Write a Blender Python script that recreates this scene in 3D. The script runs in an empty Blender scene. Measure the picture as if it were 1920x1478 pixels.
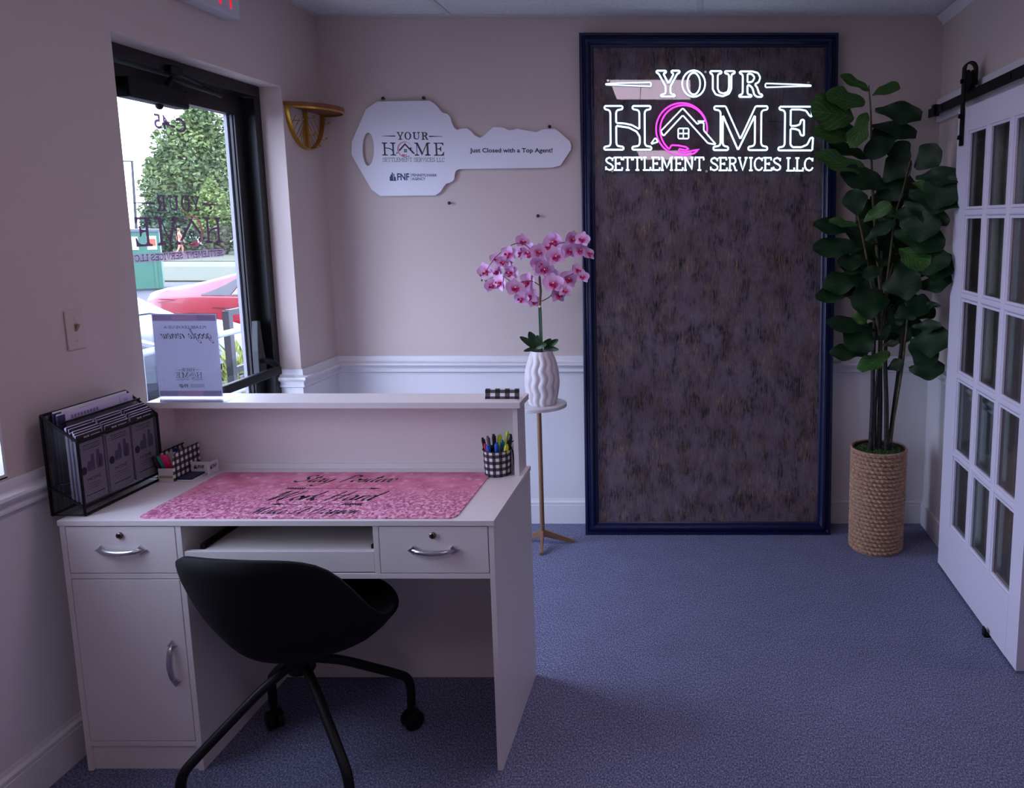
import bpy, bmesh, math, random
from mathutils import Vector, Matrix
from mathutils.geometry import tessellate_polygon
random.seed(7)
SC = bpy.context.scene
COL = SC.collection
PI = math.pi

# ------------------------------------------------------------------ camera
CAM_H = 1.63
PITCH = math.atan(205.0 / 1450.0)
cam_d = bpy.data.cameras.new('camera')
cam = bpy.data.objects.new('camera', cam_d)
COL.objects.link(cam)
cam.location = (0, 0, CAM_H)
cam.rotation_euler = (PI / 2 - PITCH, 0, 0)
cam_d.sensor_width = 36.0
cam_d.sensor_fit = 'HORIZONTAL'
cam_d.lens = 1450.0 / 1920.0 * 36.0
cam_d.shift_x = -340.0 / 1920.0
cam_d.shift_y = -119.0 / 1920.0
cam_d.clip_start = 0.02
cam_d.clip_end = 400
SC.camera = cam

# ------------------------------------------------------------------ world, light, exposure
SKY_COL = (0.73, 0.82, 1.19)
SKY_STRENGTH = 5.6
LAMP_COL = (1.0, 0.78, 0.98)
LAMP_STRENGTH = 4.0
world = bpy.data.worlds.new('overcast_sky')
SC.world = world
world.use_nodes = True
_bg = world.node_tree.nodes['Background']
_bg.inputs[0].default_value = (*SKY_COL, 1)
_bg.inputs[1].default_value = SKY_STRENGTH
vs = SC.view_settings
vs.view_transform = 'Standard'
vs.look = 'None'
vs.exposure = 0.95
vs.gamma = 1.0
vs.use_curve_mapping = False


def portal(name, loc, rot, sx, sy):
    d = bpy.data.lights.new(name, 'AREA')
    d.shape = 'RECTANGLE'
    d.size, d.size_y = sx, sy
    d.cycles.is_portal = True
    o = bpy.data.objects.new(name, d)
    COL.objects.link(o)
    o.location = loc
    o.rotation_euler = rot


# daylight enters through the glazed door and the window beside it (sampling portals only)
portal('door_daylight_portal', (-2.10, 3.137, 1.12), (0, -PI / 2, 0), 2.2, 1.04)
portal('window_daylight_portal', (-2.10, 1.70, 1.585), (0, -PI / 2, 0), 1.30, 0.70)


# ------------------------------------------------------------------ helpers
def lin(c):
    r = []
    for x in c[:3]:
        x = x / 255.0
        r.append(x / 12.92 if x <= 0.04045 else ((x + 0.055) / 1.055) ** 2.4)
    return (r[0], r[1], r[2], 1.0)


def at(u, v, y):
    """world point seen at photo pixel (u, v) standing at depth y"""
    x = (u - 1300.0) / 1450.0
    w = -(v - 620.0) / 1450.0
    c, s = math.cos(PITCH), math.sin(PITCH)
    d = Vector((x, c + w * s, -s + w * c))
    return Vector((0, 0, CAM_H)) + d * (y / d.y)


_mats = {}


def mat(name, col, rough=0.5, metal=0.0, spec=0.5, var=None, bump=None, emit=None, coat=0.0, sheen=0.0):
    """plain procedural material; var = (scale, second colour, contrast), bump = (scale, strength)"""
    if name in _mats:
        return _mats[name]
    m = bpy.data.materials.new(name)
    m.use_nodes = True
    nt = m.node_tree
    b = nt.nodes['Principled BSDF']
    b.inputs['Base Color'].default_value = lin(col)
    b.inputs['Roughness'].default_value = rough
    b.inputs['Metallic'].default_value = metal
    b.inputs['Specular IOR Level'].default_value = spec
    b.inputs['Coat Weight'].default_value = coat
    b.inputs['Sheen Weight'].default_value = sheen
    if var or bump:
        tc = nt.nodes.new('ShaderNodeTexCoord')
    if var:
        n = nt.nodes.new('ShaderNodeTexNoise')
        n.inputs['Scale'].default_value = var[0]
        n.inputs['Detail'].default_value = 4
        r = nt.nodes.new('ShaderNodeValToRGB')
        w = var[2] if len(var) > 2 else 0.15
        r.color_ramp.elements[0].position = 0.5 - w
        r.color_ramp.elements[1].position = 0.5 + w
        r.color_ramp.elements[0].color = lin(col)
        r.color_ramp.elements[1].color = lin(var[1])
        nt.links.new(tc.outputs['Object'], n.inputs['Vector'])
        nt.links.new(n.outputs['Fac'], r.inputs[0])
        nt.links.new(r.outputs[0], b.inputs['Base Color'])
    if bump:
        n2 = nt.nodes.new('ShaderNodeTexNoise')
        n2.inputs['Scale'].default_value = bump[0]
        n2.inputs['Detail'].default_value = 3
        bp = nt.nodes.new('ShaderNodeBump')
        bp.inputs['Strength'].default_value = bump[1]
        bp.inputs['Distance'].default_value = 0.01
        nt.links.new(tc.outputs['Object'], n2.inputs['Vector'])
        nt.links.new(n2.outputs['Fac'], bp.inputs['Height'])
        nt.links.new(bp.outputs[0], b.inputs['Normal'])
    if emit:
        b.inputs['Emission Color'].default_value = lin(emit[0])
        b.inputs['Emission Strength'].default_value = emit[1]
    _mats[name] = m
    return m


def clear_mat(name, tint=(255, 255, 255), refl=1.0, body=None, body_fac=0.0, thin=0.0):
    """clear pane: straight-through transparency plus fresnel mirror, optional diffuse body"""
    if name in _mats:
        return _mats[name]
    m = bpy.data.materials.new(name)
    m.use_nodes = True
    nt = m.node_tree
    nt.nodes.remove(nt.nodes['Principled BSDF'])
    out = nt.nodes['Material Output']
    tr = nt.nodes.new('ShaderNodeBsdfTransparent')
    tr.inputs[0].default_value = lin(tint)
    gl = nt.nodes.new('ShaderNodeBsdfGlossy')
    gl.inputs['Roughness'].default_value = 0.02
    ge = nt.nodes.new('ShaderNodeNewGeometry')
    dt = nt.nodes.new('ShaderNodeVectorMath')
    dt.operation = 'DOT_PRODUCT'
    nt.links.new(ge.outputs['Normal'], dt.inputs[0])
    nt.links.new(ge.outputs['Incoming'], dt.inputs[1])
    prev = dt.outputs['Value']
    for op, val in (('ABSOLUTE', None), ('SUBTRACT', 1.0), ('ABSOLUTE', None), ('POWER', 5.0), ('MULTIPLY_ADD', 0.96 * refl)):
        fr = nt.nodes.new('ShaderNodeMath')      # Schlick reflectance, the same for both faces of a pane
        fr.operation = op
        nt.links.new(prev, fr.inputs[0])
        if val is not None:
            fr.inputs[1].default_value = val
        if op == 'MULTIPLY_ADD':
            fr.inputs[2].default_value = 0.04 * refl
        prev = fr.outputs[0]
    src = tr
    if body:
        d0 = nt.nodes.new('ShaderNodeBsdfDiffuse')
        d0.inputs[0].default_value = lin(body)
        t0 = nt.nodes.new('ShaderNodeBsdfTranslucent')
        t0.inputs[0].default_value = lin(body)
        df = nt.nodes.new('ShaderNodeMixShader')
        df.inputs[0].default_value = thin
        nt.links.new(d0.outputs[0], df.inputs[1])
        nt.links.new(t0.outputs[0], df.inputs[2])
        mb_ = nt.nodes.new('ShaderNodeMixShader')
        mb_.inputs[0].default_value = body_fac
        nt.links.new(tr.outputs[0], mb_.inputs[1])
        nt.links.new(df.outputs[0], mb_.inputs[2])
        src = mb_
    mx = nt.nodes.new('ShaderNodeMixShader')
    nt.links.new(fr.outputs[0], mx.inputs[0])
    nt.links.new(src.outputs[0], mx.inputs[1])
    nt.links.new(gl.outputs[0], mx.inputs[2])
    nt.links.new(mx.outputs[0], out.inputs[0])
    _mats[name] = m
    return m


class MB:
    """collects shapes that become ONE mesh object"""

    def __init__(s):
        s.v = []
        s.f = []

    def add(s, vs_, fs_):
        k = len(s.v)
        s.v += [tuple(p) for p in vs_]
        s.f += [tuple(i + k for i in q) for q in fs_]
        return s

    def box(s, x0, x1, y0, y1, z0, z1):
        return s.add([(x0, y0, z0), (x1, y0, z0), (x1, y1, z0), (x0, y1, z0), (x0, y0, z1), (x1, y0, z1), (x1, y1, z1), (x0, y1, z1)],
                     [(0, 3, 2, 1), (4, 5, 6, 7), (0, 1, 5, 4), (1, 2, 6, 5), (2, 3, 7, 6), (3, 0, 4, 7)])

    def obox(s, c, size, m=None):
        a = MB().box(-size[0] / 2, size[0] / 2, -size[1] / 2, size[1] / 2, -size[2] / 2, size[2] / 2)
        m = m or Matrix.Identity(3)
        return s.add([Vector(c) + m @ Vector(p) for p in a.v], a.f)

    def tube(s, path, r, n=8, closed=False, caps=True, flat=1.0):
        P = [Vector(p) for p in path]
        L = len(P)
        R = r if isinstance(r, (list, tuple)) else [r] * L
        up = None
        vs_ = []
        for i, p in enumerate(P):
            a = P[i - 1] if (i > 0 or closed) else P[i]
            b = P[(i + 1) % L] if (i < L - 1 or closed) else P[i]
            t = (b - a)
            t = t.normalized() if t.length > 1e-9 else Vector((0, 0, 1))
            if up is None:
                up = Vector((0, 0, 1)) if abs(t.z) < 0.9 else Vector((1, 0, 0))
            e1 = t.cross(up)
            e1 = e1.normalized() if e1.length > 1e-6 else t.orthogonal().normalized()
            e2 = e1.cross(t).normalized()
            up = e2
            for k in range(n):
                an = 2 * PI * k / n
                vs_.append(p + e1 * (math.cos(an) * R[i]) + e2 * (math.sin(an) * R[i] * flat))
        fs_ = []
        for i in range(L if closed else L - 1):
            j = (i + 1) % L
            for k in range(n):
                fs_.append((i * n + k, i * n + (k + 1) % n, j * n + (k + 1) % n, j * n + k))
        if caps and not closed:
            fs_.append(tuple(range(n))[::-1])
            fs_.append(tuple((L - 1) * n + k for k in range(n)))
        return s.add(vs_, fs_)

    def lathe(s, prof, n=24, c=(0, 0, 0), m=None):
        m = m or Matrix.Identity(3)
        vs_, fs_ = [], []
        for (r, z) in prof:
            for k in range(n):
                a = 2 * PI * k / n
                vs_.append(Vector(c) + m @ Vector((r * math.cos(a), r * math.sin(a), z)))
        for i in range(len(prof) - 1):
            for k in range(n):
                fs_.append((i * n + k, i * n + (k + 1) % n, (i + 1) * n + (k + 1) % n, (i + 1) * n + k))
        if prof[0][0] > 1e-6:
            fs_.append(tuple(range(n))[::-1])
        if prof[-1][0] > 1e-6:
            fs_.append(tuple((len(prof) - 1) * n + k for k in range(n)))
        return s.add(vs_, fs_)

    def prism(s, poly, o, ux, uy, th):
        """polygon (list of 2D points, or list of loops) in plane o+ux*x+uy*y, given thickness vector th"""
        loops = poly if isinstance(poly[0][0], (list, tuple)) else [poly]
        o, ux, uy, th = Vector(o), Vector(ux), Vector(uy), Vector(th)
        flat = [p for l in loops for p in l]
        tri = tessellate_polygon([[Vector((p[0], p[1], 0)) for p in l] for l in loops])
        n = len(flat)
        vs_ = [o + ux * p[0] + uy * p[1] for p in flat]
        vs_ += [v + th for v in vs_]
        fs_ = [tuple(t) for t in tri] + [tuple(i + n for i in reversed(t)) for t in tri]
        k = 0
        for l in loops:
            m = len(l)
            for i in range(m):
                fs_.append((k + i, k + (i + 1) % m, n + k + (i + 1) % m, n + k + i))
            k += m
        return s.add(vs_, fs_)

    def fill(s, loops, o, ux, uy):
        o, ux, uy = Vector(o), Vector(ux), Vector(uy)
        flat = [p for l in loops for p in l]
        tri = tessellate_polygon([[Vector((p[0], p[1], 0)) for p in l] for l in loops])
        return s.add([o + ux * p[0] + uy * p[1] for p in flat], [tuple(t) for t in tri])

    def ribbon(s, pts, w, o, ux, uy, nib=None):
        """flat pen stroke; w width, nib=(angle, thin) for a calligraphic pen"""
        o, ux, uy = Vector(o), Vector(ux), Vector(uy)
        P = [Vector((p[0], p[1])) for p in pts]
        vs_, n = [], len(P)
        for i in range(n):
            t = P[min(i + 1, n - 1)] - P[max(i - 1, 0)]
            t = t.normalized() if t.length > 1e-9 else Vector((1, 0))
            ww = w
            if nib:
                a = math.atan2(t.y, t.x)
                ww = nib[1] + (w - nib[1]) * abs(math.sin(a - nib[0])) ** 1.3
            nn = Vector((-t.y, t.x)) * ww / 2
            q, e = P[i] + nn, P[i] - nn
            vs_ += [o + ux * q.x + uy * q.y, o + ux * e.x + uy * e.y]
        return s.add(vs_, [(2 * i, 2 * i + 1, 2 * i + 3, 2 * i + 2) for i in range(n - 1)])

    def grid(s, fn, nu, nv, wrap=False):
        vs_ = [fn(i / nu, j / nv) for i in range(nu + (0 if wrap else 1)) for j in range(nv + 1)]
        fs_ = []
        for i in range(nu):
            i2 = (i + 1) % nu if wrap else i + 1
            for j in range(nv):
                fs_.append((i * (nv + 1) + j, i2 * (nv + 1) + j, i2 * (nv + 1) + j + 1, i * (nv + 1) + j + 1))
        return s.add(vs_, fs_)

    def mesh(s, name, m=None, smooth=None, bevel=0.0, recalc=True):
        me = bpy.data.meshes.new(name)
        me.from_pydata(s.v, [], s.f)
        if bevel or recalc:
            bm = bmesh.new()
            bm.from_mesh(me)
            if recalc:
                bmesh.ops.recalc_face_normals(bm, faces=bm.faces)
            if bevel:
                es = [e for e in bm.edges if len(e.link_faces) == 2 and e.calc_face_angle(0) > 0.6]
                bmesh.ops.bevel(bm, geom=es, offset=bevel, segments=2, affect='EDGES', profile=0.6, clamp_overlap=True)
            bm.to_mesh(me)
            bm.free()
        if smooth is not None:
            me.shade_smooth()
            if smooth < 179:
                me.set_sharp_from_angle(angle=math.radians(smooth))
        if m:
            me.materials.append(m)
        return me

    def build(s, name, m, parent=None, smooth=None, bevel=0.0, recalc=True, label=None, kind=None):
        return link(name, s.mesh(name, m, smooth, bevel, recalc), parent, label=label, kind=kind)


def root_of(o):
    p = Vector((0, 0, 0))
    while o:
        p += o.location
        o = o.parent
    return p


def link(name, me, parent=None, label=None, kind=None):
    o = bpy.data.objects.new(name, me)
    COL.objects.link(o)
    if parent:
        o.parent = parent
        top = parent
        while top.parent:
            top = top.parent
        if not top.get('local'):
            o.location = -root_of(parent)
    if label:
        o['label'] = label
    if kind:
        o['kind'] = kind
    return o


def thing(name, label, cat, loc=(0, 0, 0), rotz=0.0, group=None, kind=None, local=False):
    """Empty at a thing's base that parents its parts (local=True: parts are modelled in its own frame)"""
    o = bpy.data.objects.new(name, None)
    o.empty_display_size = 0.05
    COL.objects.link(o)
    o.location = loc
    o.rotation_euler = (0, 0, rotz)
    if local:
        o['local'] = 1
    return tag(o, label, cat, group, kind)


def tag(o, label, cat, group=None, kind=None):
    o['label'] = label
    o['category'] = cat
    if group:
        o['group'] = group
    if kind:
        o['kind'] = kind
    return o


def struct(o, label, cat):
    return tag(o, label, cat, None, 'structure')


def seg(name, root, mb, m, **k):
    return mb.build(name, m, root, **k)


def text_mesh(s, height, bold=0.0, spacing=1.0):
    """sans lettering as flat vertices and faces, x to the right, y up, centred, cap height = height"""
    cu = bpy.data.curves.new('lettering_source', 'FONT')
    cu.body = s
    cu.align_x = 'CENTER'
    cu.size = 1.0
    cu.space_character = spacing
    cu.offset = bold
    cu.resolution_u = 3
    o = bpy.data.objects.new('lettering_source', cu)
    COL.objects.link(o)
    dg = bpy.context.evaluated_depsgraph_get()
    me = bpy.data.meshes.new_from_object(o.evaluated_get(dg))
    vs_ = [v.co.copy() for v in me.vertices]
    fs_ = [tuple(p.vertices) for p in me.polygons]
    bpy.data.objects.remove(o)
    bpy.data.curves.remove(cu)
    bpy.data.meshes.remove(me)
    k = height / 0.72
    return [(v.x * k, v.y * k) for v in vs_], fs_


def put_text(mb, s, height, o, ux, uy, bold=0.0, width=None, align='C', spacing=1.0):
    pts, fs_ = text_mesh(s, height, bold, spacing)
    x0, x1 = min(p[0] for p in pts), max(p[0] for p in pts)
    kx = width / (x1 - x0) if width else 1.0
    sh = {'C': (x0 + x1) / 2, 'L': x0, 'R': x1}[align]
    o, ux, uy = Vector(o), Vector(ux), Vector(uy)
    mb.add([o + ux * ((p[0] - sh) * kx) + uy * p[1] for p in pts], fs_)
    return mb


def curve_pts(pts, n=6, closed=False):
    """Catmull-Rom through pts"""
    P = [Vector(p) for p in pts]
    L = len(P)
    out = []
    for i in range(L if closed else L - 1):
        g = (lambda k: P[k % L]) if closed else (lambda k: P[max(0, min(L - 1, k))])
        p0, p1, p2, p3 = g(i - 1), g(i), g(i + 1), g(i + 2)
        for j in range(n):
            t = j / n
            out.append(0.5 * (2 * p1 + (p2 - p0) * t + (2 * p0 - 5 * p1 + 4 * p2 - p3) * t * t + (3 * p1 - p0 - 3 * p2 + p3) * t ** 3))
    if not closed:
        out.append(P[-1])
    return out


def arc(cx, cy, rx, ry, a0, a1, n=24):
    return [(cx + rx * math.cos(math.radians(a0 + (a1 - a0) * i / n)), cy + ry * math.sin(math.radians(a0 + (a1 - a0) * i / n))) for i in range(n + 1)]


VX, VY, VZ = Vector((1, 0, 0)), Vector((0, 1, 0)), Vector((0, 0, 1))

# ------------------------------------------------------------------ materials of the room
PAINT = mat('greige_wall_paint', (210, 195, 188), 0.85, bump=(60, 0.04))
WHITE = mat('white_trim_paint', (226, 224, 226), 0.45)
CEIL_T = mat('acoustic_ceiling_tile', (236, 235, 236), 0.95, var=(90, (222, 222, 224), 0.12), bump=(120, 0.25))
CEIL_G = mat('ceiling_grid_metal', (214, 214, 216), 0.5)
BLACK_ALU = mat('black_anodised_aluminium', (14, 14, 17), 0.42, metal=0.0)
BLACK_METAL = mat('black_powder_coated_metal', (9, 9, 11), 0.5, spec=.25)
GLASS = clear_mat('clear_door_glass', (250, 252, 252))
CONCRETE = mat('concrete', (150, 148, 146), 0.9, var=(6, (130, 128, 126)))


def carpet_mat():
    m = mat('blue_grey_loop_carpet', (84, 88, 112), 0.95)
    nt = m.node_tree
    b = nt.nodes['Principled BSDF']
    b.inputs['Specular IOR Level'].default_value = 0.15
    tc = nt.nodes.new('ShaderNodeTexCoord')
    n = nt.nodes.new('ShaderNodeTexNoise')
    n.inputs['Scale'].default_value = 230
    n.inputs['Detail'].default_value = 9
    n.inputs['Roughness'].default_value = .82
    r = nt.nodes.new('ShaderNodeValToRGB')
    e = r.color_ramp.elements
    e[0].position, e[0].color = 0.38, lin((46, 48, 70))
    e[1].position, e[1].color = 0.63, lin((186, 188, 216))
    k = e.new(0.5)
    k.color = lin((104, 107, 136))
    mp = nt.nodes.new('ShaderNodeMapping')
    mp.inputs['Scale'].default_value = (1, 0.55, 1)
    n3 = nt.nodes.new('ShaderNodeTexNoise')
    n3.inputs['Scale'].default_value = 7
    n3.inputs['Detail'].default_value = 3
    r3 = nt.nodes.new('ShaderNodeMapRange')
    r3.inputs['To Min'].default_value = 0.88
    r3.inputs['To Max'].default_value = 1.12
    mx = nt.nodes.new('ShaderNodeMix')
    mx.data_type = 'RGBA'
    mx.blend_type = 'MULTIPLY'
    mx.inputs[0].default_value = 1.0
    bp = nt.nodes.new('ShaderNodeBump')
    bp.inputs['Strength'].default_value = 0.25
    bp.inputs['Distance'].default_value = 0.003
    nb_ = nt.nodes.new('ShaderNodeTexNoise')
    nb_.inputs['Scale'].default_value = 500
    nb_.inputs['Detail'].default_value = 8
    nb_.inputs['Roughness'].default_value = .8
    L = nt.links.new
    L(tc.outputs['Object'], mp.inputs[0])
    L(mp.outputs[0], n.inputs['Vector'])
    L(tc.outputs['Object'], n3.inputs['Vector'])
    L(n.outputs['Fac'], r.inputs[0])
    L(n3.outputs['Fac'], r3.inputs[0])
    L(r.outputs[0], mx.inputs[6])
    L(r3.outputs[0], mx.inputs[7])
    L(mx.outputs[2], b.inputs['Base Color'])
    L(tc.outputs['Object'], nb_.inputs['Vector'])
    L(nb_.outputs['Fac'], bp.inputs['Height'])
    L(bp.outputs[0], b.inputs['Normal'])
    return m


XL, XR, YB, YF, ZC = -1.887, 1.25, 4.036, -3.2, 2.645
T = 0.22

# ------------------------------------------------------------------ floor, ceiling, walls
struct(MB().box(XL - T, XR + 0.12, YF, YB + 0.1, -0.06, 0).build('floor', carpet_mat()), 'blue grey loop pile carpet covering the office floor', 'floor')

ceil = thing('ceiling', 'white suspended ceiling of speckled square tiles in a metal grid', 'ceiling', (0, 0, ZC), kind='structure')
MB().box(XL - T, XR + 0.12, YF - 0.1, YB + 0.1, ZC + 0.03, ZC + 0.12).build('ceiling_deck', CEIL_T, ceil)
gx = [XL, -1.215, 0.03, XR]
gy = [YB]
while gy[-1] > YF + 0.05:
    gy.append(max(YF, gy[-1] - 0.605))
LAMPS = [2, 6, 10]
tile_cache = {}
for i in range(len(gx) - 1):
    for j in range(len(gy) - 1):
        xa, xb = gx[i], gx[i + 1]
        if i == 1 and j in LAMPS:
            xb = -0.592
        w, d = xb - xa - 0.016, gy[j] - gy[j + 1] - 0.016
        key = (round(w, 3), round(d, 3))
        if key not in tile_cache:
            tile_cache[key] = MB().box(-w / 2, w / 2, -d / 2, d / 2, 0.004, 0.02).mesh('ceiling_tile', CEIL_T)
        o = link('ceiling_tile', tile_cache[key], ceil)
        o.location = ((xa + xb) / 2, (gy[j] + gy[j + 1]) / 2, 0)
for x in gx[1:-1]:
    MB().box(x - 0.012, x + 0.012, YF, YB, ZC - 0.001, ZC + 0.003).build('ceiling_grid_bar', CEIL_G, ceil)
for y in gy[1:-1]:
    MB().box(XL, XR, y - 0.012, y + 0.012, ZC, ZC + 0.0035).build('ceiling_grid_bar', CEIL_G, ceil)
for (x0, x1, y0, y1) in ((XL, XR, YB - 0.018, YB), (XL, XL + 0.018, YF, YB - 0.018), (XL, XR, YF, YF + 0.018)):
    MB().box(x0, x1, y0, y1, ZC - 0.003, ZC + 0.003).build('ceiling_edge_angle', CEIL_G, ceil)

LAMP_M = mat('lit_troffer_diffuser', (240, 236, 238), 0.6, emit=((255, 255, 255), 1.0))
_b = LAMP_M.node_tree.nodes['Principled BSDF']
_b.inputs['Emission Color'].default_value = (*LAMP_COL, 1)
_b.inputs['Emission Strength'].default_value = LAMP_STRENGTH
for n_, j in enumerate(LAMPS):
    x0, x1, y1, y0 = -0.592, 0.03, gy[j], gy[j + 1]
    MB().box(-0.604, -0.58, y0, y1, ZC - 0.001, ZC + 0.003).build('ceiling_grid_bar', CEIL_G, ceil)
    lab = ['square ceiling light panel above the reception desk', 'square ceiling light panel in the middle of the office ceiling', 'square ceiling light panel over the rear of the office'][n_]
    t = thing('ceiling_light', lab, 'light', ((x0 + x1) / 2, (y0 + y1) / 2, ZC), group='ceiling light panels')
    MB().prism([[(x0 + .014, y0 + .014), (x1 - .014, y0 + .014), (x1 - .014, y1 - .014), (x0 + .014, y1 - .014)],
                [(x0 + .05, y0 + .05), (x1 - .05, y0 + .05), (x1 - .05, y1 - .05), (x0 + .05, y1 - .05)]], (0, 0, ZC + 0.004), VX, VY, (0, 0, 0.02)).build('light_frame', CEIL_G, t)
    MB().box(x0 + .05, x1 - .05, y0 + .05, y1 - .05, ZC + 0.008, ZC + 0.012).build('diffuser', LAMP_M, t)

# back wall
wb = struct(MB().box(XL - T, XR + 0.12, YB, YB + 0.1, -0.06, ZC + 0.05).build('wall_back', PAINT), 'greige back wall with white wainscot below the chair rail', 'wall')
MB().box(XL + 0.005, XR, YB - 0.005, YB, 0, 0.88).build('wainscot_panel', WHITE, wb)
# front wall (behind the camera)
struct(MB().box(XL - T, XR + 0.12, YF - 0.1, YF, -0.06, ZC + 0.05).build('wall_front', PAINT), 'greige wall at the rear of the office', 'wall')
# left wall with the glazed door and the window
DY0, DY1, DZ = 2.614, 3.66, 2.239
WY0, WY1, WZ0, WZ1 = 1.35, 2.05, 0.935, 2.235
wl = MB()
for (y0, y1, z0, z1) in ((DY1, YB, 0, ZC), (DY0, DY1, DZ, ZC), (WY1, DY0, 0, ZC), (WY0, WY1, 0, WZ0), (WY0, WY1, WZ1, ZC), (YF, WY0, 0, ZC)):
    wl.box(XL - T, XL, y0, y1, z0 - (0.06 if z0 == 0 else 0), z1 + (0.05 if z1 == ZC else 0))
wl = struct(wl.build('wall_left', PAINT), 'greige left wall with the glazed entrance door and a window', 'wall')
for (y0, y1) in ((DY1, YB), (YF, DY0)):
    MB().box(XL, XL + 0.005, y0, y1, 0, 0.88).build('wainscot_panel', WHITE, wl)
MB().box(XL - 0.10, XL + 0.005, DY1 - 0.005, DY1, 0, 0.88).build('wainscot_panel', WHITE, wl)
MB().box(XL - 0.10, XL + 0.005, DY0, DY0 + 0.005, 0, 0.88).build('wainscot_panel', WHITE, wl)
# right wall with the doorway behind the sliding door
OY0, OY1, OZ = 2.05, 2.93, 2.06
wr = MB()
for (y0, y1, z0, z1) in ((OY1, YB, 0, ZC), (OY0, OY1, OZ, ZC), (YF, OY0, 0, ZC)):
    wr.box(XR, XR + 0.12, y0, y1, z0 - (0.06 if z0 == 0 else 0), z1 + (0.05 if z1 == ZC else 0))
wr = struct(wr.build('wall_right', PAINT), 'greige right wall behind the white sliding barn door', 'wall')
for (y0, y1) in ((OY1 + 0.09, YB), (YF, OY0 - 0.09)):
    MB().box(XR - 0.005, XR, y0, y1, 0, 0.88).build('wainscot_panel', WHITE, wr)

# mouldings: profiles as (distance from wall, height)
RAIL = [(0, .925), (.008, .925), (.012, .915), (.012, .900), (.020, .893), (.030, .889), (.033, .880), (.028, .872), (.018, .868), (.014, .860), (.014, .852), (.020, .848), (.020, .842), (.010, .836), (0, .834)]
BASE = [(0, 0), (.016, 0), (.016, .104), (.013, .107), (.016, .111), (.016, .120), (.008, .128), (.006, .140), (0, .146)]
CROWN = [(0, 2.600), (.006, 2.600), (.010, 2.612), (.030, 2.630), (.034, 2.642), (0, 2.642)]


def moulding(name, prof, pts, inward, label):
    """sweep a wall profile along a plan polyline; inward = sign of the offset side (left of travel = +1)"""
    P = [Vector((p[0], p[1])) for p in pts]
    mb = MB()
    n = len(prof)
    rows = []
    for i, p in enumerate(P):
        dirs = []
        if i > 0:
            dirs.append((P[i] - P[i - 1]).normalized())
        if i < len(P) - 1:
            dirs.append((P[i + 1] - P[i]).normalized())
        ns = [Vector((-d.y, d.x)) * inward for d in dirs]
        m = ns[0] if len(ns) == 1 else (ns[0] + ns[1]) / (1 + ns[0].dot(ns[1]))
        rows.append([(p.x + m.x * q[0], p.y + m.y * q[0], q[1]) for q in prof])
    vs_ = [v for r in rows for v in r]
    fs_ = [(i * n + k, i * n + (k + 1) % n, (i + 1) * n + (k + 1) % n, (i + 1) * n + k) for i in range(len(P) - 1) for k in range(n)]
    fs_ += [tuple(range(n))[::-1], tuple((len(P) - 1) * n + k for k in range(n))]
    mb.add(vs_, fs_)
    return struct(mb.build(name, WHITE, smooth=35), label, 'moulding')


moulding('trim_1', RAIL, [(XL - 0.098, DY1), (XL, DY1), (XL, YB), (XR, YB), (XR, OY1 + 0.09)], -1, 'white chair rail running round the back of the office')
moulding('trim_2', RAIL, [(XL, YF), (XL, WY0)], -1, 'white chair rail along the rear part of the left wall')
moulding('trim_3', RAIL, [(XL, WY0 + 0.0), (XL, DY0), (XL - 0.098, DY0)], -1, 'white chair rail between the window and the glazed door')
moulding('trim_4', RAIL, [(XR, OY0 - 0.09), (XR, YF)], -1, 'white chair rail along the near part of the right wall')
moulding('baseboard_back', BASE, [(XL - 0.098, DY1), (XL, DY1), (XL, YB), (XR, YB), (XR, OY1 + 0.09)], -1, 'white baseboard running round the back of the office')
moulding('baseboard_left', BASE, [(XL, YF), (XL, DY0), (XL - 0.098, DY0)], -1, 'white baseboard below the window on the left wall')
moulding('baseboard_right', BASE, [(XR, OY0 - 0.09), (XR, YF)], -1, 'white baseboard along the near part of the right wall')
moulding('trim_5', CROWN, [(XR, YB), (XR, YF)], -1, 'white cove moulding between ceiling and right wall')
# header board that carries the sliding door rail
struct(MB().box(XR - 0.020, XR, 1.2, YB - 0.005, 2.125, 2.237).build('trim_6', WHITE, bevel=0.003), 'white header board behind the black door rail', 'moulding')
# doorway casing
tc_ = thing('trim_7', 'white casing round the doorway behind the sliding door', 'moulding', (XR, OY1, 0), kind='structure')
CAS = [(0, 0), (.012, 0), (.012, .02), (.018, .03), (.018, .075), (.022, .08), (.022, .09), (0, .09)]
for (y, sgn) in ((OY1, 1), (OY0, -1)):
    mb = MB()
    n = len(CAS)
    mb.add([(XR - q[0], y + sgn * q[1], z) for z in (0, OZ + 0.06) for q in CAS], [(k, (k + 1) % n, n + (k + 1) % n, n + k) for k in range(n)] + [tuple(range(n)), tuple(range(n, 2 * n))])
    mb.build('casing', WHITE, tc_)
    MB().box(XR, XR + 0.12, y - 0.012 if sgn > 0 else y, y if sgn > 0 else y + 0.012, 0, OZ).build('door_jamb', WHITE, tc_)
MB().box(XR - 0.018, XR, OY0, OY1, OZ, OZ + 0.06).build('casing', WHITE, tc_)
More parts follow.
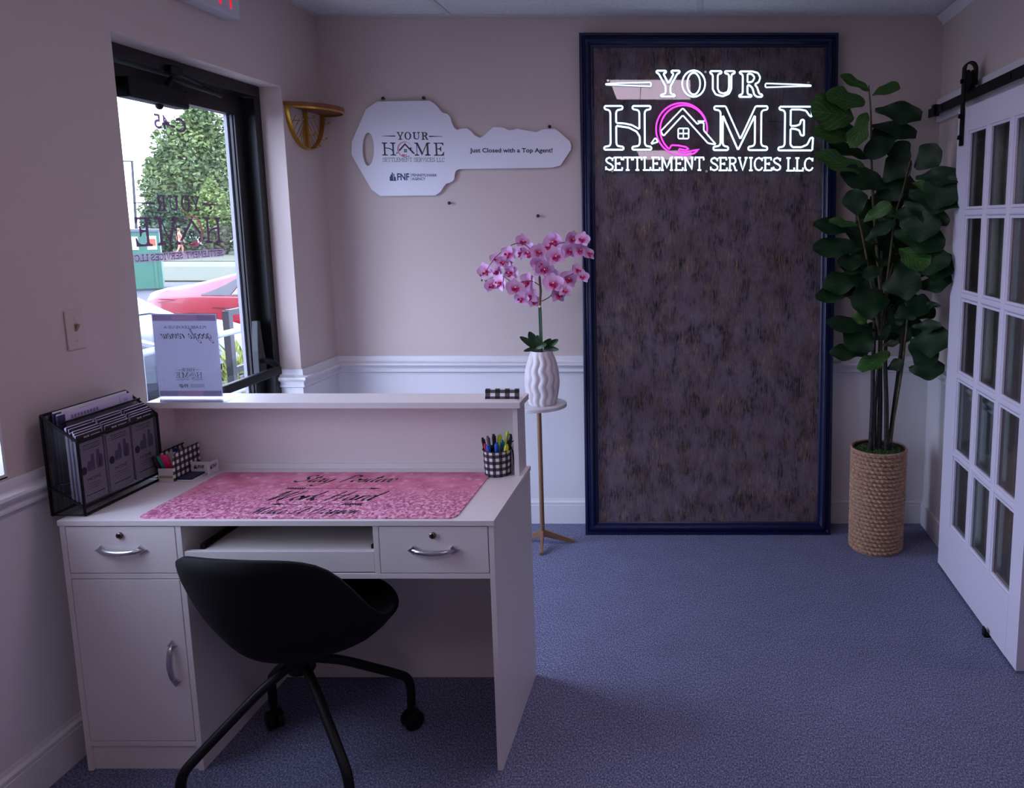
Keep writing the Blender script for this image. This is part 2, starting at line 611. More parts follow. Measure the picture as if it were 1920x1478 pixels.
# the room beyond the doorway
side = thing('wall_side', 'pale walls of the side room beyond the sliding door', 'wall', (2.6, 2.5, 0), kind='structure')
MB().box(XR + 0.12, 3.2, 1.0, 4.0, -0.06, 0).build('side_room_floor', carpet_mat(), side)
MB().box(3.2, 3.3, 0.9, 4.1, 0, ZC).build('side_room_wall', PAINT, side)
MB().box(XR + 0.12, 3.3, 4.0, 4.1, 0, ZC).build('side_room_wall', PAINT, side)
MB().box(XR + 0.12, 3.2, 3.994, 4.0, 0, .9).build('wainscot_panel', WHITE, side)  # both white wainscot boards here are added to lighten the lower door panes
MB().box(3.194, 3.2, 1.0, 4.0, 0, .9).build('wainscot_panel', WHITE, side)
MB().box(XR + 0.12, 3.3, 0.9, 1.0, 0, ZC).build('side_room_wall', PAINT, side)
MB().box(XR + 0.12, 3.3, 0.9, 4.1, ZC, ZC + 0.1).build('side_room_ceiling', CEIL_T, side)
sl = thing('ceiling_light', 'square light panel added to brighten the side room', 'light', (2.2, 2.6, ZC))  # extra lamp, added to brighten what shows through the sliding door panes
MB().prism([[(1.9, 2.3), (2.5, 2.3), (2.5, 2.9), (1.9, 2.9)], [(1.94, 2.34), (2.46, 2.34), (2.46, 2.86), (1.94, 2.86)]], (0, 0, ZC - .02), VX, VY, (0, 0, .0195)).build('light_frame', CEIL_G, sl)
MB().box(1.94, 2.46, 2.34, 2.86, ZC - .012, ZC - .006).build('diffuser', LAMP_M, sl)

# ------------------------------------------------------------------ window beside the door (only its edge is in view)
w1 = thing('window_1', 'white framed window at the edge of the left wall', 'window', (XL, WY1, WZ0), kind='structure')
for (y0, y1, z0, z1) in ((WY0, WY1, WZ0, WZ0 + 0.05), (WY0, WY1, WZ1 - 0.05, WZ1), (WY0, WY0 + 0.05, WZ0 + 0.05, WZ1 - 0.05), (WY1 - 0.05, WY1, WZ0 + 0.05, WZ1 - 0.05), ((WY0 + WY1) / 2 - 0.02, (WY0 + WY1) / 2 + 0.02, WZ0 + 0.05, WZ1 - 0.05)):
    MB().box(XL - 0.17, XL - 0.11, y0, y1, z0, z1).build('window_frame', WHITE, w1)
for (y0, y1) in ((WY0 + 0.05, (WY0 + WY1) / 2 - 0.02), ((WY0 + WY1) / 2 + 0.02, WY1 - 0.05)):
    MB().box(XL - 0.144, XL - 0.138, y0, y1, WZ0 + 0.05, WZ1 - 0.05).build('pane', GLASS, w1)
MB().box(XL - 0.11, XL + 0.0, WY0, WY1, WZ0 - 0.004, WZ0 + 0.008).build('window_sill', WHITE, w1)
for (y0, y1) in ((WY1 - 0.008, WY1), (WY0, WY0 + 0.008)):
    MB().box(XL - 0.11, XL + 0.0, y0, y1, WZ0 + 0.008, WZ1).build('window_jamb', WHITE, w1)

# ------------------------------------------------------------------ lettering
# logo shapes on a 1900-wide drawing board (x right, y down, centre 955/690)
HALF = {
    'H': [[(212, 575), (340, 575), (340, 597), (302, 605), (294, 622), (294, 694), (350, 697), (405, 708), (460, 738), (460, 622), (452, 605), (412, 597), (412, 575), (540, 575), (540, 597), (506, 605), (498, 622), (498, 838), (506, 855), (545, 862), (545, 882), (408, 882), (408, 862), (452, 855), (462, 838), (462, 790), (440, 755), (385, 727), (294, 714), (294, 838), (302, 855), (345, 862), (345, 882), (207, 882), (207, 862), (245, 855), (253, 838), (253, 622), (245, 605), (212, 597)]],
    'M': [[(995, 577), (1076, 577), (1182, 808), (1290, 577), (1375, 577), (1375, 600), (1340, 606), (1331, 622), (1331, 838), (1340, 855), (1375, 862), (1375, 885), (1240, 885), (1240, 862), (1276, 855), (1286, 838), (1286, 640), (1166, 885), (1056, 640), (1056, 838), (1064, 855), (1095, 862), (1095, 885), (990, 885), (990, 862), (1031, 855), (1040, 838), (1040, 622), (1030, 606), (995, 600)]],
    'E': [[(1460, 580), (1692, 580), (1692, 652), (1674, 642), (1650, 608), (1605, 600), (1541, 600), (1541, 716), (1580, 714), (1608, 704), (1615, 672), (1637, 672), (1637, 785), (1615, 780), (1604, 746), (1575, 736), (1541, 734), (1541, 845), (1556, 864), (1620, 864), (1662, 846), (1684, 800), (1703, 795), (1698, 887), (1455, 887), (1455, 866), (1490, 860), (1500, 843), (1500, 622), (1490, 606), (1460, 600)]],
    'Y': [[(583, 330), (652, 330), (652, 344), (632, 350), (669, 420), (706, 352), (690, 344), (690, 330), (748, 330), (748, 344), (731, 352), (683, 440), (683, 484), (690, 492), (713, 497), (713, 510), (615, 510), (615, 497), (640, 492), (648, 484), (648, 440), (600, 352), (583, 344)]],
    'O': [arc(848, 420, 82, 92, 0, 345, 23), arc(848, 420, 46, 76, 0, 345, 23)],
    'U': [[(965, 333), (1046, 333), (1046, 348), (1026, 353), (1019, 364), (1019, 455), (1031, 480), (1060, 488), (1090, 478), (1099, 450), (1099, 364), (1092, 353), (1070, 348), (1070, 333), (1140, 333), (1140, 348), (1122, 353), (1116, 364), (1116, 455), (1100, 490), (1055, 508), (1005, 495), (984, 460), (984, 364), (977, 353), (965, 348)]],
    'R': [[(1175, 335), (1265, 335), (1305, 346), (1322, 378), (1310, 410), (1282, 424), (1300, 446), (1315, 490), (1338, 497), (1335, 512), (1300, 512), (1280, 498), (1266, 450), (1246, 431), (1231, 431), (1231, 484), (1238, 495), (1260, 499), (1260, 512), (1172, 512), (1172, 499), (1190, 495), (1197, 484), (1197, 365), (1190, 353), (1175, 349)],
          [(1231, 351), (1262, 353), (1282, 378), (1265, 407), (1231, 412)]],
}
DASH = [[(222, 421), (300, 417), (545, 412), (545, 440), (300, 430), (222, 428)], [(1683, 431), (1600, 426), (1358, 418), (1358, 446), (1600, 438), (1683, 438)]]
ROOF = [(612, 752), (770, 590), (876, 704), (886, 692), (920, 692), (920, 746), (1008, 846), (950, 836), (770, 640), (632, 786)]
FOOT = [(540, 843), (572, 798), (594, 826)]
CHIM = [(876, 681), (926, 681)]
WIN = [(737, 732), (812, 732), (812, 804), (737, 804)]
CRES_OUT = arc(762, 738, 183, 183, 8, -268, 40)
CRES_IN = arc(776, 742, 168, 172, -20, -232, 34)
HAND = [(690, 850), (735, 852), (790, 862), (812, 876), (788, 886), (745, 876), (740, 892), (782, 902), (835, 890), (888, 880), (850, 908), (800, 920)]
# single stroke serif capitals (height 1): (advance, strokes)
SER = {
    'S': (.60, [[(.5, .74), (.52, .97), (.47, .9), (.3, 1), (.1, .9), (.06, .74), (.17, .59), (.4, .46), (.53, .3), (.5, .1), (.3, 0), (.12, .08), (.05, .02), (.05, .28)]]),
    'E': (.66, [[(.0, 1), (.54, 1), (.54, .8)], [(.13, 1), (.13, 0)], [(.13, .52), (.4, .52)], [(.4, .62), (.4, .42)], [(0, 0), (.58, 0), (.58, .22)]]),
    'T': (.68, [[(0, .78), (0, 1), (.6, 1), (.6, .78)], [(.3, 1), (.3, 0)], [(.17, 0), (.43, 0)]]),
    'L': (.60, [[(0, 1), (.27, 1)], [(.13, 1), (.13, 0)], [(0, 0), (.53, 0), (.53, .24)]]),
    'M': (.95, [[(0, 0), (.2, 0)], [(.1, 0), (.1, 1)], [(0, 1), (.13, 1), (.42, .18), (.71, 1), (.84, 1)], [(.74, 1), (.74, 0)], [(.63, 0), (.85, 0)]]),
    'N': (.78, [[(0, 0), (.2, 0)], [(.1, 0), (.1, 1)], [(0, 1), (.13, 1), (.57, .04), (.57, 1)], [(.47, 1), (.67, 1)]]),
    'R': (.70, [[(0, 0), (.26, 0)], [(.13, 0), (.13, 1)], [(0, 1), (.38, 1), (.52, .9), (.53, .68), (.4, .53), (.13, .52)], [(.34, .52), (.45, .3), (.52, 0), (.64, 0)]]),
    'V': (.72, [[(0, 1), (.2, 1)], [(.08, 1), (.33, 0), (.58, 1)], [(.46, 1), (.66, 1)]]),
    'I': (.40, [[(.05, 1), (.31, 1)], [(.18, 1), (.18, 0)], [(.05, 0), (.31, 0)]]),
    'C': (.66, [[(.56, .74), (.56, 1), (.5, .9), (.34, 1), (.15, .9), (.05, .65), (.05, .35), (.15, .1), (.34, 0), (.5, .08), (.58, .25)]]),
    ' ': (.36, []),
}
# brush script letters (x height .5, cap 1): (advance, strokes)
SCR = {
    'S': (.72, [[(.62, .86), (.56, 1.0), (.36, 1.0), (.22, .82), (.3, .62), (.5, .44), (.5, .18), (.3, .0), (.06, .04), (-.06, .16), (.0, .24)]]),
    't': (.34, [[(.0, .1), (.16, .45), (.2, .95), (.12, .3), (.17, .02), (.3, .06), (.4, .22)], [(.0, .66), (.38, .68)]]),
    'a': (.58, [[(.40, .42), (.24, .5), (.06, .30), (.05, .08), (.16, .0), (.32, .18), (.42, .46)], [(.44, .50), (.40, .20), (.44, .02), (.62, .16)]]),
    'y': (.56, [[(.06, .42), (.1, .12), (.2, .02), (.36, .2), (.46, .48), (.4, .0), (.24, -.45), (.0, -.58), (-.2, -.46), (-.02, -.26), (.3, -.12), (.62, .2)]]),
    'P': (.66, [[(.16, -.08), (.2, .4), (.26, 1.0)], [(.0, .82), (.24, 1.02), (.52, 1.0), (.68, .84), (.56, .62), (.28, .52)]]),
    'o': (.46, [[(.3, .46), (.14, .46), (.04, .22), (.14, .0), (.3, .08), (.38, .3), (.28, .46), (.34, .36), (.54, .38)]]),
    's': (.38, [[(.0, .08), (.2, .48), (.26, .24), (.24, .06), (.1, .0), (.24, .02), (.44, .2)]]),
    'i': (.28, [[(.0, .12), (.14, .48), (.1, .14), (.16, .0), (.32, .16)]]),
    'v': (.46, [[(.0, .3), (.1, .48), (.14, .2), (.2, .02), (.34, .24), (.36, .46), (.5, .4)]]),
    'e': (.42, [[(.04, .18), (.24, .26), (.3, .4), (.2, .5), (.06, .34), (.06, .08), (.2, .0), (.46, .24)]]),
    'W': (1.1, [[(-.1, .62), (.06, .92), (.14, 1.0), (.1, .5), (.06, -.02), (.2, .3), (.52, .9), (.6, .84), (.52, .4), (.56, -.02), (.74, .4), (1.02, 1.04)]]),
    'r': (.40, [[(.0, .1), (.14, .50), (.11, .25), (.09, .0)], [(.10, .18), (.20, .40), (.32, .48), (.40, .44)]]),
    'k': (.54, [[(.06, .0), (.10, .5), (.18, 1.02)], [(.46, .52), (.30, .36), (.12, .24)], [(.16, .26), (.28, .10), (.40, .0), (.56, .10)]]),
    'H': (.98, [[(.12, -.06), (.2, .5), (.26, 1.0)], [(.58, -.04), (.66, .5), (.78, 1.02)], [(.02, .4), (.4, .52), (.84, .58)]]),
    'd': (.54, [[(.4, .44), (.24, .5), (.06, .3), (.06, .06), (.18, .0), (.34, .2), (.56, 1.02), (.42, .4), (.4, .06), (.48, .0), (.6, .16)]]),
    'M': (1.0, [[(-.06, .0), (.12, .5), (.26, 1.0), (.3, .5), (.32, .1), (.52, .6), (.68, 1.0), (.66, .5), (.7, .02), (.86, .1)]]),
    'I': (.56, [[(.1, .0), (.24, .5), (.34, .98)], [(.14, 1.0), (.58, 1.0)], [(-.1, .0), (.34, .0)]]),
    'p': (.5, [[(.0, .12), (.16, .5), (.08, -.1), (.04, -.48)], [(.08, .1), (.2, .46), (.36, .46), (.36, .18), (.24, .02), (.12, .08), (.3, .04), (.5, .2)]]),
    'n': (.56, [[(.0, .12), (.12, .5), (.08, .0), (.2, .36), (.34, .48), (.36, .2), (.42, .0), (.58, .16)]]),
    'g': (.5, [[(.4, .44), (.24, .5), (.06, .32), (.06, .08), (.18, .02), (.34, .2), (.44, .48), (.34, -.1), (.16, -.44), (-.06, -.4), (.1, -.16), (.54, .16)]]),
    'l': (.32, [[(.0, .1), (.24, .6), (.28, .96), (.18, .98), (.1, .5), (.1, .06), (.2, .0), (.34, .16)]]),
    'w': (.66, [[(.0, .3), (.1, .48), (.1, .14), (.18, .0), (.3, .2), (.36, .46), (.34, .12), (.44, .0), (.56, .24), (.58, .46), (.72, .4)]]),
    ' ': (.42, []),
}


def script(mb, s, size, o, ux, uy, w=.11, slant=.42, width=None):
    """handwritten line centred on o (baseline)"""
    o, ux, uy = Vector(o), Vector(ux), Vector(uy)
    tot = sum(SCR[ch][0] for ch in s)
    k = size
    kx = (width / tot) if width else k
    x = -tot / 2
    for ch in s:
        adv, sts = SCR[ch]
        for st in sts:
            p = [((x + q[0]) * kx + slant * q[1] * k, q[1] * k) for q in st]
            mb.ribbon([tuple(q)[:2] for q in curve_pts([(a, b, 0) for a, b in p], 5)], w * size, o, ux, uy, nib=(math.radians(38), .03 * size))
        x += adv
    return mb


def serif_line(s, x0, x1, ytop, ybot):
    """strokes of a serif line fitted into a box of the logo drawing board"""
    tot = sum(SER[ch][0] for ch in s) - 0.08
    kx = (x1 - x0) / tot
    out, x = [], x0
    for ch in s:
        adv, sts = SER[ch]
        out.append((ch, [[(x + q[0] * kx, ybot + (ytop - ybot) * q[1]) for q in st] for st in sts]))
        x += adv * kx
    return out


SMALL = serif_line('SETTLEMENT', 213, 920, 937, 1026) + serif_line('SERVICES', 966, 1470, 939, 1028) + serif_line('LLC', 1514, 1703, 941, 1030)


def logo_flat(parent, o, ux, uy, width, dark, pink, small=True, thin=10):
    """printed logo: dark lettering and pink crescent, flat print on a surface"""
    k = width / 1500.0
    X = Vector(ux) * k
    Yv = Vector(uy) * -k
    O = Vector(o) - X * 955 - Yv * 690
    for ch in 'YOUR':
        MB().fill(HALF[ch], O, X, Yv).build('printed_letter', dark, parent, recalc=False)
    for ch in 'HME':
        MB().fill(HALF[ch], O, X, Yv).build('printed_letter', dark, parent, recalc=False)
    for d in DASH:
        MB().fill([d], O, X, Yv).build('printed_dash', dark, parent, recalc=False)
    e = (Vector(ux).cross(Vector(uy))) * 0.0004
    mb = MB().fill([ROOF], O + e, X, Yv).fill([FOOT], O + e, X, Yv)
    for (a, b) in ((738, 732), (778, 732), (738, 772), (778, 772)):
        mb.fill([[(a, b), (a + 33, b), (a + 33, b + 33), (a, b + 33)]], O + e, X, Yv)
    mb.build('printed_house', dark, parent, recalc=False)
    MB().fill([CRES_OUT + HAND[::-1] + [p for p in reversed(CRES_IN)]], O, X, Yv).build('printed_crescent', pink, parent, recalc=False)
    if small:
        mb = MB()
        for ch, sts in SMALL:
            for st in sts:
                mb.ribbon(st, thin, O, X, Yv)
        mb.build('printed_line', dark, parent, recalc=False)


def fnf(parent, o, ux, uy, h, m, tail=None):
    """small skyline emblem with the letters FNF, left aligned at o"""
    ux, uy, o = Vector(ux), Vector(uy), Vector(o)
    mb = MB()
    for (a, b, c, d) in ((0, .12, 0, .55), (.12, .3, 0, .8), (.3, .44, 0, 1.05), (.5, .62, 0, .9), (.62, .78, 0, .5)):
        mb.fill([[(a * h, c * h), (b * h, c * h), (b * h, d * h), (a * h, d * h)]], o, ux, uy)
    mb.fill([[(.2 * h, .0), (.84 * h, .0), (.84 * h, .08 * h), (.2 * h, .08 * h)]], o, ux, uy)
    put_text(mb, 'FNF', h * .85, o + ux * .95 * h + uy * .1 * h, ux, uy, bold=.03, align='L', width=1.55 * h)
    if tail:
        x = 2.68 * h
        mb.fill([[(x, 0), (x + .03 * h, 0), (x + .03 * h, h), (x, h)]], o, ux, uy)
        put_text(mb, tail[0], h * .34, o + ux * (x + .15 * h) + uy * .55 * h, ux, uy, bold=.016, align='L', width=3.2 * h)
        put_text(mb, tail[1], h * .34, o + ux * (x + .15 * h) + uy * .08 * h, ux, uy, bold=.016, align='L', width=1.72 * h)
    mb.build('printed_emblem', m, parent, recalc=False)


# ------------------------------------------------------------------ glazed entrance door
d1 = thing('door_1', 'black framed glass entrance door with push bar and closer', 'door', (XL - 0.12, (DY0 + DY1) / 2, 0), kind='structure')
FX0, FX1 = XL - 0.22, XL - 0.10
for (y0, y1, z0, z1) in ((DY0, DY0 + .05, 0, DZ - .05), (DY1 - .05, DY1, 0, DZ - .05), (DY0, DY1, DZ - .05, DZ)):
    MB().box(FX0, FX1, y0, y1, z0, z1).build('door_frame', BLACK_ALU, d1, bevel=.003)
LX0, LX1 = -2.085, -2.035
for (y0, y1, z0, z1) in ((DY0 + .054, DY0 + .15, .01, DZ - .055), (DY1 - .13, DY1 - .054, .01, DZ - .055)):
    MB().box(LX0, LX1, y0, y1, z0, z1).build('door_stile', BLACK_ALU, d1, bevel=.002)
for (z0, z1) in ((.01, .26), (2.098, DZ - .055)):
    MB().box(LX0, LX1, DY0 + .15, DY1 - .13, z0, z1).build('door_rail', BLACK_ALU, d1, bevel=.002)
gl0, gl1 = DY0 + .15, DY1 - .13
MB().box(-2.063, -2.057, gl0, gl1, .26, 2.098).build('pane', GLASS, d1)
BEAD = mat('pale_glazing_bead', (128, 126, 138), .5)
for (y0, y1) in ((gl0, gl0 + .014), (gl1 - .014, gl1)):
    MB().box(-2.078, -2.064, y0, y1, .26, 2.098).build('glazing_bead', BEAD, d1)
MB().box(-2.056, -2.045, gl1 - .006, gl1, .26, 2.098).build('glazing_bead', BLACK_ALU, d1)
# closer on the top rail
cl = MB().box(-2.035, -1.975, 2.80, 3.13, 2.062, 2.135).build('door_closer', BLACK_METAL, d1, bevel=.012)
MB().tube([(-1.985, 3.02, 2.135), (-1.975, 3.03, 2.165), (-1.965, 3.30, 2.150), (-1.99, 3.36, 2.152)], [.012, .011, .009, .009]).build('closer_arm', BLACK_METAL, cl, smooth=40)
MB().tube([(-1.99, 3.05, 2.20), (-1.965, 3.30, 2.162)], .008).build('closer_arm', BLACK_METAL, cl, smooth=40)
MB().box(-2.0, -1.965, 3.02, 3.09, 2.185, 2.215).build('closer_bracket', BLACK_METAL, cl, bevel=.004)
MB().lathe([(0, -.014), (.008, -.012), (.013, -.005), (.014, .002), (.011, .010), (.009, .016)], 16, (-2.0, 2.985, 2.058)).build('closer_knob', BLACK_METAL, cl, smooth=60)
# push bar
pb = MB().tube(curve_pts([(-1.995, 3.555, .985), (-1.972, 3.565, .975), (-1.958, 3.575, .955), (-1.952, 3.565, .935), (-1.952, 3.50, .932)], 5), .015, 10).build('push_bar', BLACK_METAL, d1, smooth=50)
MB().box(-1.966, -1.938, 2.72, 3.585, .915, .955).build('bar_grip', BLACK_METAL, pb, bevel=.008)
for y in (3.545, 2.74):
    MB().prism([(-.03, -.06), (.03, -.06), (.035, .0), (.022, .06), (.006, .2), (-.014, .2), (-.028, .06)], (-2.034, y, .975), VY, VZ, (.028, 0, 0)).build('bar_bracket', mat('dark_grey_casting', (34, 36, 42), .5), pb, bevel=.003)
# lettering on the glass, made to be read from outside
DEC_D = clear_mat('dark_mauve_vinyl', (84, 62, 80), .2, (84, 62, 78), .8, .2)
DEC_P = clear_mat('rose_vinyl', (170, 90, 104), .2, (160, 84, 98), .75, .25)
DEC_S = clear_mat('smoky_vinyl_strip', (196, 176, 192), 0.2, (170, 150, 166), .35, .4)
dx = -2.0562
mb = MB()
put_text(mb, 'C-45', .056, (dx, 3.125, 1.984), -VY, VZ, width=.190, bold=.016)
mb.build('printed_number', DEC_D, d1, recalc=False)
logo_flat(d1, (dx, 3.135, 1.606), -VY, VZ, .530, DEC_D, DEC_P, small=False)
sx, sz, sw = 3.125, 1.494, .535
MB().fill([[(-sw / 2, -.017), (sw / 2, -.017)] + arc(sw / 2, 0, .017, .017, -90, 90, 8) + [(-sw / 2, .017)] + arc(-sw / 2, 0, .017, .017, 90, 270, 8)], (dx, sx, sz), -VY, VZ).build('vinyl_strip', DEC_S, d1, recalc=False)
mb = MB()
for a, b, l in ((.0, .46, 'SETTLEMENT'), (.5, .84, 'SERVICES'), (.87, 1., 'LLC')):
    for ch, sts in serif_line(l, -sw / 2 + a * sw, -sw / 2 + b * sw, .011, -.011):
        for st in sts:
            mb.ribbon(st, .0030, (dx + .0006, sx, sz), -VY, VZ)
mb.build('printed_line', DEC_D, d1, recalc=False)

# ------------------------------------------------------------------ sliding barn door
BX0, BX1 = 1.170, 1.205
BY0, BY1, BZ0, BZ1 = 2.607, 3.512, .012, 2.112
d2 = thing('door_2', 'white sliding barn door with fifteen glass panes', 'door', ((BX0 + BX1) / 2, (BY0 + BY1) / 2, 0), kind='structure')
DOORW = mat('white_door_paint', (226, 222, 236), .38)
PW, GW, PH, GH = .193, .045, .328, .030
cy = [3.374]
for i in range(3):
    cy += [cy[-1] - PW] + ([cy[-1] - PW - GW] if i < 2 else [])
cz = [2.010]
for i in range(5):
    cz += [cz[-1] - PH] + ([cz[-1] - PH - GH] if i < 4 else [])
MB().box(BX0, BX1, cy[0], BY1, BZ0, BZ1).build('door_stile', DOORW, d2, bevel=.002)
MB().box(BX0, BX1, BY0, cy[-1], BZ0, BZ1).build('door_stile', DOORW, d2, bevel=.002)
MB().box(BX0, BX1, cy[-1], cy[0], cz[0], BZ1).build('door_rail', DOORW, d2)
MB().box(BX0, BX1, cy[-1], cy[0], BZ0, cz[-1]).build('door_rail', DOORW, d2)


def muntin(name, a, b, vertical):
    w = (GW if vertical else GH)
    pr = [(0, .012), (.15, .002), (.3, 0), (.7, 0), (.85, .002), (1, .012), (1, .03), (0, .03)]
    mb_ = MB()
    n = len(pr)
    if vertical:
        vs_ = [(BX0 + q[1], a + (b - a) * q[0], z) for z in (cz[-1], cz[0]) for q in pr]
    else:
        vs_ = [(BX0 + q[1] + .001, y, a + (b - a) * q[0]) for y in (cy[-1], cy[0]) for q in pr]
    mb_.add(vs_, [(k, (k + 1) % n, n + (k + 1) % n, n + k) for k in range(n)] + [tuple(range(n)), tuple(range(n, 2 * n))])
    mb_.build(name, DOORW, d2)


for i in (1, 3):
    muntin('muntin', cy[i], cy[i + 1], True)
for i in (1, 3, 5, 7):
    muntin('muntin', cz[i], cz[i + 1], False)
PANE = clear_mat('barn_door_glass', (225, 230, 228), .85)
pane_me = None
for i in range(3):
    for j in range(5):
        y1, y0, z1, z0 = cy[2 * i], cy[2 * i + 1], cz[2 * j], cz[2 * j + 1]
        if pane_me is None:
            pane_me = MB().box(0, .004, -PW / 2, PW / 2, -PH / 2, PH / 2).mesh('pane', PANE)
            bead_me = MB().prism([[(-PW / 2, -PH / 2), (PW / 2, -PH / 2), (PW / 2, PH / 2), (-PW / 2, PH / 2)],
                                  [(-PW / 2 + .010, -PH / 2 + .010), (PW / 2 - .010, -PH / 2 + .010), (PW / 2 - .010, PH / 2 - .010), (-PW / 2 + .010, PH / 2 - .010)]], (0, 0, 0), VY, VZ, (.008, 0, 0)).mesh('glazing_bead', DOORW)
        p = link('pane', pane_me, d2)
        p.location = Vector((BX0 + .017, (y0 + y1) / 2, (z0 + z1) / 2)) - d2.location
        q = link('glazing_bead', bead_me, d2)
        q.location = Vector((BX0 + .006, (y0 + y1) / 2, (z0 + z1) / 2)) - d2.location
# hangers: strap, wheel, bolts
for yc in (3.445, 2.68):
    hs = MB()
    path = [(BX0 - .006, yc, 1.955), (BX0 - .006, yc, 2.26)] + [(BX0 + .019 - .025 * math.cos(a), yc, 2.275 + .03 * math.sin(a)) for a in [i * PI / 8 for i in range(9)]] + [(BX0 + .044, yc, 2.21)]
    V = []
    for i, p in enumerate(path):
        a = Vector(path[max(i - 1, 0)])
        b = Vector(path[min(i + 1, len(path) - 1)])
        t = (b - a).normalized()
        nn = Vector((t.z, 0, -t.x)) * -.003
        for (dy, s_) in ((-.02, -1), (.02, -1), (.02, 1), (-.02, 1)):
            V.append(Vector(p) + Vector((0, dy, 0)) + nn * s_)
    F = [(4 * i + k, 4 * i + (k + 1) % 4, 4 * i + 4 + (k + 1) % 4, 4 * i + 4 + k) for i in range(len(path) - 1) for k in range(4)] + [(0, 1, 2, 3), tuple(4 * len(path) - 4 + k for k in range(4))]
    st = hs.add(V, F).build('door_hanger', BLACK_METAL, d2, smooth=40)
    my = Matrix.Rotation(PI / 2, 3, 'Y')
    MB().lathe([(.016, -.012), (.048, -.012), (.048, -.008), (.040, -.004), (.040, .004), (.048, .008), (.048, .012), (.016, .012)], 28, (BX0 + .019, yc, 2.226), my).build('hanger_wheel', BLACK_METAL, st, smooth=40)
    for z in (1.99, 2.08, 2.226):
        MB().lathe([(.010, -.014), (.010, -.009), (.008, -.006), (.008, .004)], 6, (BX0 - .006, yc, z), my).build('bolt', BLACK_METAL, st)
        MB().tube([(BX0 - .014, yc + .024, z - .0), (BX0 + .004, yc + .024, z)], .007, 8).build('bolt', BLACK_METAL, st) if z < 2.1 else None

rail = thing('door_track', 'black flat steel rail of the sliding door with end stop', 'rail', (1.19, 2.7, 2.166))
MB().box(1.186, 1.193, 1.3, YB - .015, 2.146, 2.188).build('rail_bar', BLACK_METAL, rail, bevel=.001)
MB().prism([(-.02, -.026), (.02, -.026), (.02, .03), (-.02, .03)], (1.175, 3.915, 2.167), VY, VZ, (.03, 0, 0)).build('end_stop', BLACK_METAL, rail, bevel=.004)
for y in (3.80, 3.0, 2.4, 1.7):
    MB().tube([(1.18, y, 2.167), (XR - .02, y, 2.167)], .008, 8).build('rail_bolt', BLACK_METAL, rail)
    MB().lathe([(.012, 0), (.012, .004), (.007, .007)], 12, (1.186, y, 2.167), Matrix.Rotation(-PI / 2, 3, 'Y')).build('bolt_head', BLACK_METAL, rail)
gd = MB().box(1.150, 1.205, 2.855, 2.885, 0, .010).box(1.150, 1.158, 2.855, 2.885, 0, .035).box(1.207, 1.213, 2.855, 2.885, 0, .035)
tag(gd.build('floor_guide', BLACK_METAL, bevel=.002), 'small black floor guide under the sliding door', 'door guide')

# ------------------------------------------------------------------ reception desk
LAM = mat('white_laminate', (226, 220, 218), .42, bump=(400, .02))
CHROME = mat('brushed_silver_handle', (210, 208, 212), .28, metal=1.0)
LOCKM = mat('antique_nickel_lock', (120, 110, 100), .35, metal=1.0)
DX0, DX1, DF, DB, DT = -1.812, -.570, 2.105, 2.608, .785
B_ = .0012
desk = thing('reception_desk', 'white reception desk with drawers, cupboard and raised counter shelf', 'desk', ((DX0 + DX1) / 2, (DF + DB) / 2, 0))


def dpart(name, x0, x1, y0, y1, z0, z1, parent=desk, m=LAM, bevel=B_):
    return MB().box(x0, x1, y0, y1, z0, z1).build(name, m, parent, bevel=bevel)


dpart('desktop', DX0 - .002, DX1 + .002, DF, DB, DT - .016, DT)
dpart('side_panel', DX0, DX0 + .016, DF + .004, DB - .004, 0, DT - .016)
dpart('side_panel', DX1 - .016, DX1, DF + .004, DB - .004, 0, DT - .016)
dpart('pedestal_panel', -1.481, -1.465, DF + .004, DB - .02, 0, DT - .016)
dpart('back_panel', DX0 + .016, DX1 - .016, DB - .02, DB - .006, .0, DT - .016)
dpart('divider', -.917, -.901, DF + .004, DB - .02, .624, DT - .016)
dpart('apron_shelf', -1.465, DX1 - .016, DF + .004, DB - .02, .608, .624)
dpart('shelf_board', DX0 + .016, -1.481, DF + .004, DB - .02, .608, .624)
dpart('bottom_board', DX0 + .016, -1.481, DF + .004, DB - .02, .080, .096)
dpart('plinth', DX0 + .016, -1.481, DF + .012, DF + .028, 0, .080)
dpart('stretcher', -1.465, DX1 - .016, DB - .05, DB - .034, .50, .60)


def bow_handle(parent, c, vertical=False):
    """bowed cast pull with leaf shaped ends"""
    ax = VZ if vertical else VX
    oy = -VY
    side_ = VX if vertical else VZ
    c = Vector(c)
    pts = [(-.064, .001), (-.052, .005), (-.038, .012), (0, .016), (.038, .012), (.052, .005), (.064, .001)]
    P = curve_pts([c + ax * a + oy * b + side_ * (-.005 * (1 - (a / .064) ** 2)) for a, b in pts], 4)
    n = len(P)
    R = [.0035 + .0045 * math.sin(PI * i / (n - 1)) for i in range(n)]
    h = MB().tube(P, R, 8).build('handle', CHROME, parent, smooth=60)
    for s in (-1, 1):
        MB().prism([(-.0, -.005), (.008, -.014), (.014, -.008), (.026, 0), (.014, .008), (.008, .014), (0, .005)], c + ax * (.048 * s), ax * s, side_, oy * .006).build('handle_end', CHROME, h, bevel=.0015)


def lock(parent, c):
    m = Matrix.Rotation(PI / 2, 3, 'X')
    l = MB().lathe([(.0095, -.002), (.0095, .004), (.007, .006), (.006, .004), (.0, .004)], 20, c, m).build('lock', LOCKM, parent, smooth=40)
    MB().box(c[0] - .0012, c[0] + .0012, c[1] - .0062, c[1] - .0042, c[2] - .004, c[2] + .004).build('keyhole', BLACK_METAL, l)


